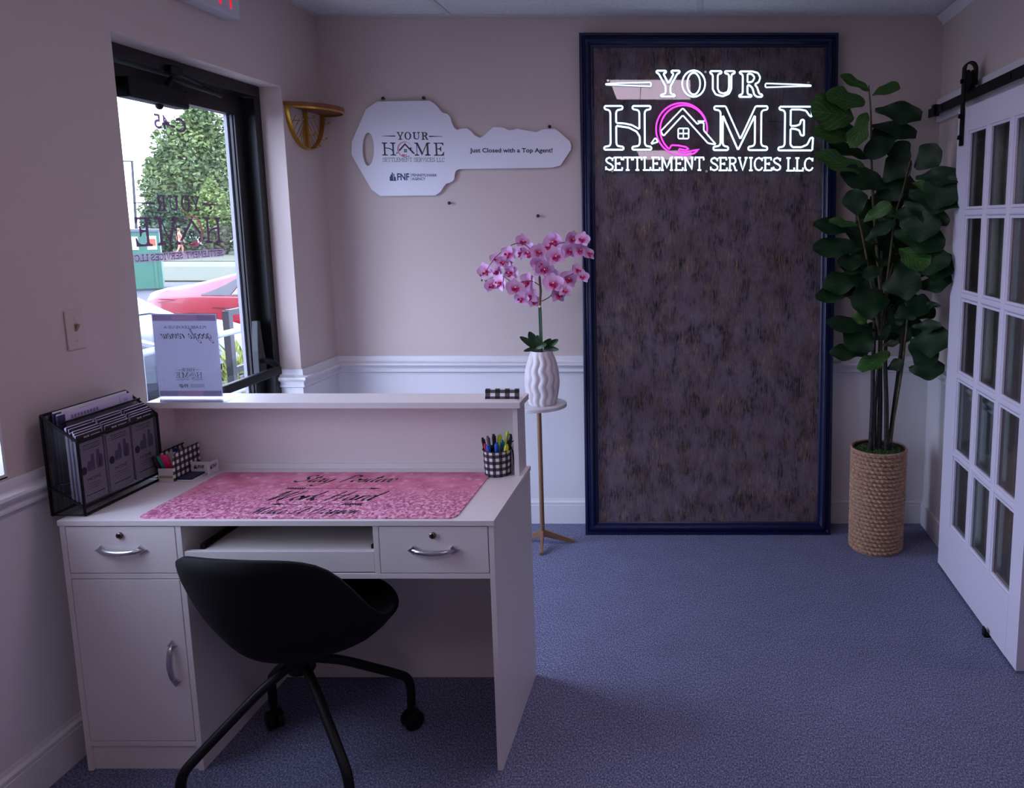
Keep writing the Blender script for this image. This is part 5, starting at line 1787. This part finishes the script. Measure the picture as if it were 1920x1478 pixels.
def leaf_mat(name, c, c2):
    m = mat(name, c, .5, spec=.35)
    nt = m.node_tree
    b = nt.nodes['Principled BSDF']
    L = nt.links.new
    uv = nt.nodes.new('ShaderNodeUVMap')
    sp = nt.nodes.new('ShaderNodeSeparateXYZ')
    L(uv.outputs[0], sp.inputs[0])
    ab = nt.nodes.new('ShaderNodeMath')
    ab.operation = 'ABSOLUTE'
    L(sp.outputs['X'], ab.inputs[0])
    ve = nt.nodes.new('ShaderNodeMath')
    ve.operation = 'MULTIPLY_ADD'
    L(ab.outputs[0], ve.inputs[0])
    ve.inputs[1].default_value = -.55
    L(sp.outputs['Y'], ve.inputs[2])
    ml = nt.nodes.new('ShaderNodeMath')
    ml.operation = 'MULTIPLY'
    ml.inputs[1].default_value = 5.5
    L(ve.outputs[0], ml.inputs[0])
    fr_ = nt.nodes.new('ShaderNodeMath')
    fr_.operation = 'PINGPONG'
    fr_.inputs[1].default_value = .5
    L(ml.outputs[0], fr_.inputs[0])
    mn = nt.nodes.new('ShaderNodeMath')
    mn.operation = 'MINIMUM'
    L(fr_.outputs[0], mn.inputs[0])
    sc_ = nt.nodes.new('ShaderNodeMath')
    sc_.operation = 'MULTIPLY'
    sc_.inputs[1].default_value = 3.0
    L(ab.outputs[0], sc_.inputs[0])
    L(sc_.outputs[0], mn.inputs[1])
    r = nt.nodes.new('ShaderNodeValToRGB')
    e = r.color_ramp.elements
    e[0].position, e[0].color = .02, lin(c2)
    e[1].position, e[1].color = .09, lin(c)
    L(mn.outputs[0], r.inputs[0])
    L(r.outputs[0], b.inputs['Base Color'])
    bp = nt.nodes.new('ShaderNodeBump')
    bp.inputs['Strength'].default_value = .14
    bp.inputs['Distance'].default_value = .003
    L(mn.outputs[0], bp.inputs['Height'])
    L(bp.outputs[0], b.inputs['Normal'])
    return m


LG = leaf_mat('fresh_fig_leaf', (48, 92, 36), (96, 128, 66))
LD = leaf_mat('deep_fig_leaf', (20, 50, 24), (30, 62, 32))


def fig_leaf(seed, m_):
    r_ = random.Random(seed)
    w1, w2, w3 = r_.uniform(0, 6), r_.uniform(0, 6), r_.uniform(.04, .10)
    bend = r_.uniform(.05, .22)

    def half(u):
        return .40 * (math.sin(PI * (u ** 1.15) * .93 + .05) ** .62) * (.72 + .34 * u) * (1 - .10 * math.exp(-((u - .42) / .12) ** 2))

    def f(u, v):
        s_ = (v - .5) * 2
        h_ = half(u)
        x = h_ * s_ * (1 + w3 * math.sin(9 * u + w1))
        z = -.16 * abs(s_) ** 1.5 * h_ * -1 * .9 + .055 * math.sin(11 * u + w2 + s_) * abs(s_) ** 2 - bend * u * u
        return Vector((x, u, z))
    mb_ = MB().grid(f, 12, 6)
    me = mb_.mesh('leaf', m_, smooth=150)
    uv = me.uv_layers.new(name='UVMap')
    for p in me.polygons:
        for li in p.loop_indices:
            vi = me.loops[li].vertex_index
            uv.data[li].uv = ((vi % 7) / 3 - 1, (vi // 7) / 12)
    return me


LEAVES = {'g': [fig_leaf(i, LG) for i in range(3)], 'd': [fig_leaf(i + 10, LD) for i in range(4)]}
A5 = lambda x, y: (1500 + x / 3.695, 100 + y / 3.695)
A6 = lambda x, y: (1500 + x / 3.519, 480 + y / 3.519)
# (sheet, base x, y, tip x, y, width, kind, depth at base, depth at tip)
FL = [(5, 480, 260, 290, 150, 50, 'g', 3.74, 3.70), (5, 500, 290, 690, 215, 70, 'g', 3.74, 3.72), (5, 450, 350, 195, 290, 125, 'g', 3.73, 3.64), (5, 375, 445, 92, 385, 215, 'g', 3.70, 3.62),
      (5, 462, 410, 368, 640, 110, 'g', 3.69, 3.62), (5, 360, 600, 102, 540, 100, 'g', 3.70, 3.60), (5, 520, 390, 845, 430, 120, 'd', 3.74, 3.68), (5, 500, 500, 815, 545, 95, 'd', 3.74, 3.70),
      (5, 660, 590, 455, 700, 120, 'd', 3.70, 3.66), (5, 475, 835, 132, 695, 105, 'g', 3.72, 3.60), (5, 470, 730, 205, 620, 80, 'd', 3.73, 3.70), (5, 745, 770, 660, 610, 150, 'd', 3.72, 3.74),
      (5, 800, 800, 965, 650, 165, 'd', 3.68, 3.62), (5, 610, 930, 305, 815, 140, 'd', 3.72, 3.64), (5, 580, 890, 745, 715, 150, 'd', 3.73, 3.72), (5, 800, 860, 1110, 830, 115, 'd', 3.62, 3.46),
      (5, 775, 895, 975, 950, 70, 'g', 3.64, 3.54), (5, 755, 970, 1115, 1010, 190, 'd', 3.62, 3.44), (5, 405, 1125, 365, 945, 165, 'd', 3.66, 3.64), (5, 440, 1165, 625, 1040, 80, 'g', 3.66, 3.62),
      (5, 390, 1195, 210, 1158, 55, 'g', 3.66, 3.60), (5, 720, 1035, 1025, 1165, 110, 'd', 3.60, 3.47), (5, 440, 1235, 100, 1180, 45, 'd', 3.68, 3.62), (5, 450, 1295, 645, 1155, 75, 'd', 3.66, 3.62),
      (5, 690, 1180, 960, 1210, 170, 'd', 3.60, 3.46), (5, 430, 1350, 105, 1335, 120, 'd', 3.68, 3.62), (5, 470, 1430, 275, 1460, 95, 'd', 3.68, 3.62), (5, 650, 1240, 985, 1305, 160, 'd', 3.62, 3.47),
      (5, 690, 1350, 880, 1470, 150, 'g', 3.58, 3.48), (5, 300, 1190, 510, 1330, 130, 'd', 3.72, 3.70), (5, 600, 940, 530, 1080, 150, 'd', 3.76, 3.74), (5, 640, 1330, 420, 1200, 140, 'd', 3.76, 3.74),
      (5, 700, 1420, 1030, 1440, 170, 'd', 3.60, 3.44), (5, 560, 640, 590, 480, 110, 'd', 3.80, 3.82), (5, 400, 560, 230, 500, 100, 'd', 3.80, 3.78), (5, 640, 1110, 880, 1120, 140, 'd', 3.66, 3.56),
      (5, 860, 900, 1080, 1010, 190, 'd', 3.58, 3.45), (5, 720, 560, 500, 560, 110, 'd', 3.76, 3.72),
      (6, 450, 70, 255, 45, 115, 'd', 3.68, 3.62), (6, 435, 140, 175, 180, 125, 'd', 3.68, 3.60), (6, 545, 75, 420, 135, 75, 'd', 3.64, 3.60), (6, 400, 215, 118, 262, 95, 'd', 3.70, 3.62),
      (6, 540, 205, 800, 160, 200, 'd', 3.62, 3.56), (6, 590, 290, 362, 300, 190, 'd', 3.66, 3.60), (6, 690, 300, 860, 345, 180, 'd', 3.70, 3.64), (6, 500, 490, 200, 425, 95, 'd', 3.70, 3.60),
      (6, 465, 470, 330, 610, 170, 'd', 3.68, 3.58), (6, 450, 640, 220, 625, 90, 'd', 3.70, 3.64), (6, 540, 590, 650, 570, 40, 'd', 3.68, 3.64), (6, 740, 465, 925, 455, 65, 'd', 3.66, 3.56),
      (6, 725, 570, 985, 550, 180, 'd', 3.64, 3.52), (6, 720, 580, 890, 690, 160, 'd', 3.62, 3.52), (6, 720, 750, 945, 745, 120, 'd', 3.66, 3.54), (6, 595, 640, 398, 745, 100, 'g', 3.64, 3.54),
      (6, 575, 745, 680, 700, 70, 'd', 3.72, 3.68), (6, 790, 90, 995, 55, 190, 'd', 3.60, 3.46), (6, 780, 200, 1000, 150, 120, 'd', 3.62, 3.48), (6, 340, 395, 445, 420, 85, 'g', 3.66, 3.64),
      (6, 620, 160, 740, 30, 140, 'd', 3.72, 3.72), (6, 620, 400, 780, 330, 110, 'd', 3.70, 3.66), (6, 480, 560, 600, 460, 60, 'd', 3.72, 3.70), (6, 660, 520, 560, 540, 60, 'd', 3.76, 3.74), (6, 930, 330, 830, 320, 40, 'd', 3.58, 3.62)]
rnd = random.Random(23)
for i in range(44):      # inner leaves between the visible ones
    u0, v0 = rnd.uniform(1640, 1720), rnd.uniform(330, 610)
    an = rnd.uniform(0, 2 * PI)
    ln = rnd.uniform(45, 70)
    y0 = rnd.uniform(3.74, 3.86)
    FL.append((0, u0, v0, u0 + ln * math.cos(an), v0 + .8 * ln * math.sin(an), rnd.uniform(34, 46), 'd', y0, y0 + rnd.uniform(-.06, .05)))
for i, (sh_, bx, by, tx, ty, w_, kd, y0, y1) in enumerate(FL):
    fn_ = {5: A5, 6: A6, 0: lambda x, y: (x, y)}[sh_]
    k_ = {5: 3.695, 6: 3.519, 0: 1.}[sh_]
    A, Bp = at(*fn_(bx, by), y0), at(*fn_(tx, ty), y1)
    d_ = Bp - A
    L_ = d_.length
    W_ = w_ / k_ * .00262 * 1.3          # wanted width in metres
    yv = d_.normalized()
    view = (Vector((0, 0, CAM_H)) - A).normalized()
    nz = (view * .9 + VZ * .45 + VX * rnd.uniform(-.3, .3))
    nz = (nz - yv * nz.dot(yv)).normalized()
    xv = yv.cross(nz)
    kx = max(.45, min(1.25, W_ / .76 / L_)) * L_
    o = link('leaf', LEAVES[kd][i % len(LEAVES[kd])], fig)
    M4 = Matrix((xv * kx, yv * L_, nz * L_)).transposed().to_4x4()
    M4.translation = A - fig.location
    o.matrix_local = M4

# ------------------------------------------------------------------ outdoors
GZ0 = -.55
ASPH = mat('grey_asphalt', (60, 60, 66), .9, var=(3, (54, 54, 60), .2))
LAWN = mat('mown_grass', (50, 56, 28), .95, var=(2.2, (64, 64, 40), .2), bump=(30, .6))
struct(MB().box(-70, -2.3, -20, 70, GZ0 - .1, GZ0).build('ground_outside', ASPH), 'grey asphalt parking lot outside the door', 'parking lot')
struct(MB().box(-70, -6, 28.0, 36.5, GZ0 - .05, GZ0 + .06).build('lawn', LAWN), 'mown grass verge between the parking lot and the road', 'lawn')
struct(MB().box(-70, -6, 42.0, 75, GZ0 - .05, GZ0 + .05).build('lawn', LAWN), 'grass strip in front of the trees across the road', 'lawn')
struct(MB().box(-70, -6, 36.5, 42.0, GZ0 - .06, GZ0 + .015).build('road', mat('pale_road', (76, 76, 80), .9)), 'pale road behind the grass verge', 'road')
struct(MB().box(-3.62, XL - T, .2, 9.0, GZ0, -.02).build('landing', CONCRETE), 'concrete landing outside the entrance door', 'landing')


def station(st, s):
    for a, b in zip(st, st[1:]):
        if a[0] <= s <= b[0]:
            t = (s - a[0]) / (b[0] - a[0])
            return [a[i] + (b[i] - a[i]) * t for i in range(6)]
    return st[-1]


ST = [(0, .40, .76, .94, .66, .56), (.05, .30, .90, 1.04, .80, .68), (.25, .26, .95, 1.09, .87, .72), (.55, .25, .97, 1.12, .90, .69), (.95, .25, .985, 1.22, .905, .64), (1.45, .24, .98, 1.35, .91, .585), (1.95, .24, .97, 1.42, .91, .57), (2.4, .24, .96, 1.435, .91, .57), (2.75, .24, .955, 1.385, .91, .585), (3.25, .24, .95, 1.10, .91, .67), (3.42, .24, .945, 1.01, .91, .71), (4.0, .24, .87, .95, .90, .71), (4.42, .27, .76, .83, .85, .68), (4.60, .33, .62, .68, .75, .61), (4.67, .40, .54, .57, .66, .55)]


def car(name, label, paint, dark, loc, lamp):
    c = thing(name, label, 'car', loc, local=True)
    mb = MB()
    ring = None
    S = []
    for a, b in zip(ST, ST[1:]):
        for i in range(3):
            S.append(station(ST, a[0] + (b[0] - a[0]) * i / 3))
    S.append(list(ST[-1]))
    for (s, zl, zb, zt, wb, wt) in S:
        half_ = [(wb * .86, zl), (wb * .99, zl + .16), (wb * 1.0, zl + (zb - zl) * .62), (wb * .985, zb - .03), (wb * .96, zb), (wt + .03, zt - .075), (wt, zt - .045), (wt * .8, zt - .012), (0, zt)]
        pts = half_ + [(-y, z) for (y, z) in half_[-2::-1]]
        mb.v += [(s, y, z) for (y, z) in pts]
        ring = len(pts)
    nS = len(S)
    mb.f = [(i * ring + k, i * ring + (k + 1) % ring, (i + 1) * ring + (k + 1) % ring, (i + 1) * ring + k) for i in range(nS - 1) for k in range(ring)]
    mb.f += [tuple(range(ring)), tuple((nS - 1) * ring + k for k in range(ring))]
    mb.build('body', paint, c, smooth=32)

    def side(s, t, sg, off=.012):
        _, zl, zb, zt, wb, wt = station(ST, s)
        y = wb * .96 + (wt + .03 - wb * .96) * t
        z = zb + (zt - .075 - zb) * t
        return Vector((s, sg * (y + off), z + .002))

    gls = mat('tinted_car_glass', (70, 78, 96), .12, spec=.8)
    blk = mat('black_car_trim', (22, 22, 26), .4)
    for sg in (-1, 1):
        for nm, m_, lo, hi in (('window', gls, [1.50, 2.34], [1.62, 2.30]), ('window', gls, [2.42, 3.20], [2.40, 2.80])):
            mb = MB().grid(lambda u, v: side((lo[0] + (lo[1] - lo[0]) * u) * (1 - v) + (hi[0] + (hi[1] - hi[0]) * u) * v, .06 + .84 * v, sg, .010), 8, 4)
            mb.build(nm, m_, c, smooth=60)
        MB().grid(lambda u, v: side((.98 + .50 * u) * (1 - v) + (1.47 + .13 * u) * v, .05 + .82 * v, sg, .009), 6, 4).build('quarter_window', blk, c, smooth=60)
        MB().grid(lambda u, v: side(1.0 + 2.25 * u, .0 + .045 * v, sg, .012), 14, 1).build('window_trim', blk, c, smooth=60)
        for s_ in (1.62, 2.62):
            y_ = sg * .90
            MB().box(s_, s_ + .24, min(y_, y_ + sg * .035), max(y_, y_ + sg * .035), .845, .885).build('door_handle', paint, c, bevel=.012)
        for s_ in (1.38, 2.40, 3.30):
            P = [Vector((s_ + .12 * (1 - t), sg * (.925 if t < .7 else .895), .40 + .56 * t)) for t in (0, .3, .6, .8, 1)]
            MB().tube([p for p in P], .004, 4).build('door_gap', dark, c)
        MB().add([(1.2, sg * .916, .80), (3.0, sg * .918, .68), (3.0, sg * .913, .66), (1.2, sg * .914, .775)], [(0, 1, 2, 3)]).build('door_crease', dark, c)
        for s_ in (.86, 3.62):
            w = MB().lathe([(.10, -.10), (.30, -.10), (.33, -.08), (.33, .08), (.30, .10), (.22, .09), (.20, .06), (.05, .08), (0, .085)], 28, (s_, sg * .80, .33), Matrix.Rotation(-sg * PI / 2, 3, 'X')).build('wheel', blk, c, smooth=40)
            MB().lathe([(.21, .07), (.18, .085), (.05, .10), (0, .10)], 20, (s_, sg * .80, .33), Matrix.Rotation(-sg * PI / 2, 3, 'X')).build('hub_cap', CHROME, w, smooth=40)
            MB().prism([(s_ + .37 * math.cos(a), .33 + .37 * math.sin(a)) for a in [PI * i / 16 for i in range(17)]], (0, sg * .912, 0), VX, VZ, (0, sg * .004, 0)).build('wheel_arch', blk, c)
        MB().add([(.02, sg * .70, .93), (.34, sg * .885, .93), (.62, sg * .912, .915), (.30, sg * .888, .87), (.0, sg * .69, .84)], [(0, 1, 2, 3, 4)]).build('tail_lamp', lamp, c)
        MB().add([(4.46, sg * .80, .70), (4.62, sg * .60, .64), (4.64, sg * .58, .58), (4.50, sg * .80, .62)], [(0, 1, 2, 3)]).build('head_lamp', mat('car_lamp_glass', (210, 216, 224), .15), c)
    MB().grid(lambda u, v: Vector((2.80 + .55 * u, (v - .5) * 2 * (.53 + .12 * u), station(ST, 2.80 + .55 * u)[3] + .012 - .05 * (2 * abs(v - .5)) ** 3)), 6, 8).build('windscreen', gls, c, smooth=80)
    MB().grid(lambda u, v: Vector((.70 + 1.0 * u, (v - .5) * 2 * (.60 - .10 * u), station(ST, .70 + 1.0 * u)[3] + .010 - .05 * (2 * abs(v - .5)) ** 3)), 8, 8).build('rear_window', gls, c, smooth=80)
    MB().box(4.60, 4.70, -.48, .48, .36, .56).build('grille', blk, c, bevel=.02)
    MB().box(4.52, 4.68, -.62, .62, .26, .36).build('bumper', dark, c, bevel=.02)
    return c


RP = mat('red_car_paint', (122, 6, 22), .3, coat=.3)
RPD = mat('deep_red_seam', (70, 8, 18), .4)
SP = mat('silver_car_paint', (52, 56, 64), .3, coat=.3)
SPD = mat('dark_silver_seam', (60, 62, 68), .4)
car('sedan_car', 'red sedan parked outside beyond the silver car', RP, RPD, (-9.02, 13.42, GZ0), mat('red_tail_lamp', (180, 30, 50), .2))
car('sedan_car', 'silver car parked with its nose towards the building', SP, SPD, (-10.09, 9.25, GZ0), mat('red_tail_lamp', (180, 30, 50), .2))

# dumpster (modelled from its lower front corner, front along local -x)
du = thing('dumpster', 'green metal dumpster with lids and stuck on notices', 'dumpster', (-16.95, 24.7, GZ0), math.radians(33), local=True)
GRN = mat('green_dumpster_steel', (30, 78, 58), .5, var=(3, (36, 86, 66), .2))
GRD = mat('dark_green_steel', (18, 44, 34), .5)
MB().prism([(0, .06), (1.7, .06), (1.9, 1.5), (1.9, 1.85), (.30, 1.85), (.30, 1.16), (0, 1.13)], (-3.2, 0, 0), VY, VZ, (3.2, 0, 0)).build('bin_body', GRN, du)
MB().box(-3.25, .05, -.05, .06, 1.05, 1.17).build('bin_lip', GRN, du)
MB().box(-3.24, .04, .26, 1.95, 1.85, 1.93).build('bin_lid', mat('grey_plastic_lid', (70, 76, 86), .6), du)
for i in range(4):
    MB().box(-2.9 + i * .9, -2.82 + i * .9, -.03, .0, .06, 1.06).build('stiffener', GRN, du)
MB().box(-3.2, 0, .02, .10, 0, .07).build('skid', GRD, du)
NT = mat('white_notice', (140, 138, 132), .6)
MB().box(-.86, -.56, .286, .299, 1.28, 1.70).build('notice', NT, du)
nt_ = MB().box(-.34, -.08, .286, .299, 1.28, 1.72).build('notice', NT, du)
MB().box(-.31, -.11, .282, .286, 1.40, 1.62).build('notice_print', mat('orange_notice', (140, 60, 32), .6), nt_)

# lamp post
lp = thing('lamp_post', 'tall thin street lamp post beyond the parking lot', 'lamp post', (-32.2, 45, GZ0))
DK = mat('dark_bronze_pole', (22, 21, 24), .5)
MB().tube([(-32.2, 45, GZ0), (-32.0, 45, 5.0)], [.085, .065], 10).build('pole', DK, lp)
MB().box(-32.7, -31.95, 44.9, 45.1, 4.98, 5.06).build('lamp_head', DK, lp, bevel=.03)

# railing on the landing
ra = thing('entrance_railing', 'black square tube railing at the edge of the landing', 'railing', (-3.52, 7, -.02))
for (y, z1) in ((5.80, .96), (8.6, .96)):
    MB().box(-3.545, -3.495, y - .025, y + .025, -.02, z1).build('post', BLACK_METAL, ra)
for z in (.945, .50, .08):
    MB().box(-3.54, -3.50, 5.80, 8.6, z - .022, z + .022).build('rail', BLACK_METAL, ra)
gr_ = thing('ramp_handrail', 'grey round pipe handrail in front of the black railing', 'handrail', (-3.2, 5.6, -.02))
PIPE = mat('grey_pipe_paint', (96, 100, 114), .45)
for z in (.87, .45, .10):
    MB().tube([(-3.2, 4.35, z), (-3.2, 8.4, z)], .022, 8).build('pipe', PIPE, gr_, smooth=60)
for y in (4.4, 8.3):
    MB().tube([(-3.2, y, -.02), (-3.2, y, .87)], .022, 8).build('post', PIPE, gr_, smooth=60)


def leaf_cloud(mb_, rnd_, c, r, n_, size, flat=.6):
    for _ in range(n_):
        while True:
            p = Vector((rnd_.uniform(-1, 1), rnd_.uniform(-1, 1), rnd_.uniform(-1, 1)))
            if .25 < p.length < 1:
                break
        q = Vector((c[0] + p.x * r[0], c[1] + p.y * r[1], c[2] + p.z * r[2]))
        a_ = Vector((rnd_.gauss(0, 1), rnd_.gauss(0, 1), rnd_.gauss(0, .7))).normalized()
        b_ = a_.cross(Vector((rnd_.gauss(0, 1), rnd_.gauss(0, 1), rnd_.gauss(0, 1)))).normalized()
        s_ = size * rnd_.uniform(.6, 1.3)
        mb_.add([q - a_ * s_, q + b_ * s_ * flat, q + a_ * s_, q - b_ * s_ * flat], [(0, 1, 2, 3)])


sb = thing('golden_shrub', 'yellow green feathery shrub behind the railing', 'shrub', (-4.05, 6.75, GZ0))
rnd = random.Random(4)
mb = MB()
for i in range(900):
    a_ = rnd.uniform(0, 2 * PI)
    rr_ = rnd.uniform(.05, .36)
    z_ = rnd.uniform(-.35, .58 - rr_ * .5)
    q = Vector((-4.05 + rr_ * math.cos(a_), 6.75 + rr_ * math.sin(a_), z_))
    d_ = Vector((math.cos(a_) * .6 + rnd.gauss(0, .4), math.sin(a_) * .6 + rnd.gauss(0, .4), 1 + rnd.gauss(0, .3))).normalized() * rnd.uniform(.06, .13)
    s_ = Vector((rnd.gauss(0, 1), rnd.gauss(0, 1), 0)).normalized() * .012
    mb.add([q - s_, q + s_, q + d_ * .8 + s_ * .6, q + d_], [(0, 1, 2, 3)])
mb.build('foliage', mat('golden_green_foliage', (118, 118, 26), .8, var=(14, (74, 92, 26), .2)), sb, recalc=False, kind='stuff')
MB().tube([(-4.05, 6.75, GZ0), (-4.05, 6.75, .1)], .03, 6).build('stem', TWIG, sb)

BK_ = mat('tree_bark', (74, 64, 58), .9)


def tree(name, label, base, h, w_, seed, col, col2, n_=7600, size=.17, low=.22):
    r_ = random.Random(seed)
    t = thing(name, label, 'tree', base, group='trees across the road')
    B0 = Vector(base)
    MB().tube([B0, B0 + Vector((.1, 0, h * .45)), B0 + Vector((0, .1, h * .8))], [w_ * .05, w_ * .035, w_ * .01], 8).build('trunk', BK_, t, smooth=60)
    mb_ = MB()
    K = 16
    for i in range(K):
        f_ = (i + .5) / K
        z_ = low * h + (1 - low) * h * f_
        rad = w_ * .5 * math.sin(PI * min(1, .18 + .80 * f_)) ** .8
        a_ = r_.uniform(0, 2 * PI)
        o_ = rad * .40
        leaf_cloud(mb_, r_, (B0.x + o_ * math.cos(a_), B0.y + o_ * math.sin(a_), B0.z + z_ * .96), (rad * .60, rad * .60, h * .11), n_ // K, size)
        leaf_cloud(mb_, r_, (B0.x - o_ * math.cos(a_), B0.y - o_ * math.sin(a_), B0.z + z_ * .93), (rad * .58, rad * .58, h * .10), n_ // K, size)
    mb_.build('foliage', mat(name + '_foliage_%d' % seed, col, .8, var=(.55, col2, .15)), t, recalc=False, kind='stuff')


G1, G2 = (60, 80, 38), (86, 100, 46)
tree('broadleaf_tree', 'tall broad green tree rising behind the glass door lettering', (-36.5, 58.5, GZ0), 10.9, 7.8, 1, G1, G2)
tree('broadleaf_tree', 'lower spreading tree beside the tall tree, next to the lamp post', (-43.7, 65.6, GZ0), 8.4, 5.4, 2, G1, G2, 5200)
tree('broadleaf_tree', 'dense dark tree nearest the door frame', (-36.6, 66.6, GZ0), 11.4, 8.0, 3, (44, 62, 34), (60, 78, 40))
tree('broadleaf_tree', 'small understory tree low behind the walking person', (-35.9, 52.9, GZ0), 4.0, 3.0, 6, (40, 60, 40), (58, 80, 48), 4200, .14, .1)
tree('broadleaf_tree', 'pale green sapling in front of the dense dark tree', (-32.4, 52.9, GZ0), 5.0, 3.2, 7, (74, 92, 40), (92, 108, 48), 4200, .14, .1)
for i, (x, w_) in enumerate(((-34.8, 1.0), (-32.7, 1.0), (-30.6, 1.0), (-28.5, 1.0))):
    s_ = thing('hedge_shrub', ['dark shrub at the foot of the understory tree', 'low shrub between tall tree and sapling', 'russet shrub under the sapling', 'shrub at the foot of the dense dark tree'][i], 'shrub', (x, 50.4, GZ0), group='shrubs across the road')
    mb = MB()
    leaf_cloud(mb, random.Random(40 + i), (x, 50.4, GZ0 + .95), (w_, w_ * .8, 1.0), 700, .14)
    mb.build('foliage', mat('shrub_foliage_%d' % i, (40, 60, 38) if i != 2 else (70, 60, 44), .85, var=(1.5, (60, 80, 48), .2)), s_, recalc=False, kind='stuff')

# person walking by the road
pe = thing('person', 'person in a pink top and dark shorts walking along the road', 'person', (-32.35, 49, GZ0 + .05), local=True)
SKIN = mat('person_skin', (176, 112, 84), .6)


def skin_mesh(name, verts, edges, radii, m_, parent):
    me = bpy.data.meshes.new(name)
    me.from_pydata(verts, edges, [])
    o_ = link(name, me, parent)
    sm = o_.modifiers.new('skin', 'SKIN')
    for i, r in enumerate(radii):
        me.skin_vertices[0].data[i].radius = (r, r)
    me.skin_vertices[0].data[0].use_root = True
    ss = o_.modifiers.new('round', 'SUBSURF')
    ss.levels = ss.render_levels = 1
    me.materials.append(m_)
    return o_


PV, PE, PR = [], [], []


def pv(x, y, z, r, link_to=None):
    PV.append((x, y, z))
    PR.append(r)
    if link_to is not None:
        PE.append((link_to, len(PV) - 1))
    return len(PV) - 1


pel = pv(0, 0, .92, .13)
wai = pv(0, 0, 1.06, .115, pel)
che = pv(0, .01, 1.26, .13, wai)
nec = pv(0, 0, 1.43, .055, che)
hed = pv(0, -.01, 1.53, .085, nec)
pv(0, -.02, 1.64, .08, hed)
for s_ in (-1, 1):
    sh_ = pv(s_ * .17, 0, 1.37, .055, che)
    el = pv(s_ * .23, .10 * s_, 1.12, .042, sh_)
    wr_ = pv(s_ * .22, -.06 + .12 * s_, .92, .03, el)
    pa = pv(s_ * .22, -.09 + .12 * s_, .86, .032, wr_)
    for k in range(4):
        f1 = pv(s_ * .22 + (k - 1.5) * .018, -.11 + .12 * s_, .80, .009, pa)
        pv(s_ * .22 + (k - 1.5) * .018, -.10 + .12 * s_, .76 + .008 * abs(k - 1.5), .008, f1)
    tmb = pv(s_ * .19, -.12 + .12 * s_, .84, .010, pa)
    pv(s_ * .18, -.13 + .12 * s_, .80, .009, tmb)
    hp = pv(s_ * .10, 0, .84, .10, pel)
    kn = pv(s_ * .10, -.12 * s_ - .04, .48, .06, hp)
    an_ = pv(s_ * .10, -.20 * s_ + .06, .10, .04, kn)
    pv(s_ * .10, -.20 * s_ - .10, .03, .035, an_)
body = skin_mesh('body', PV, PE, PR, SKIN, pe)
skin_mesh('top', [(0, 0, 1.02), (0, .01, 1.24), (0, 0, 1.36), (-.16, 0, 1.36), (.16, 0, 1.36)], [(0, 1), (1, 2), (2, 3), (2, 4)], [.135, .148, .11, .072, .072], mat('pink_shirt', (186, 110, 128), .7), pe)
skin_mesh('shorts', [(0, 0, .98), (0, 0, .90), (-.10, -.02, .78), (.10, -.02, .78), (-.10, .0, .66), (.10, -.05, .66)], [(0, 1), (1, 2), (1, 3), (2, 4), (3, 5)], [.135, .15, .12, .12, .115, .115], mat('dark_shorts', (38, 38, 50), .7), pe)
MB().lathe([(0, 1.50), (.075, 1.52), (.098, 1.58), (.09, 1.66), (.05, 1.70), (0, 1.71)], 14, (0, .02, 0)).build('hair', mat('light_brown_hair', (110, 82, 54), .7), pe, smooth=80)
pe.rotation_euler = (0, 0, PI * .75)
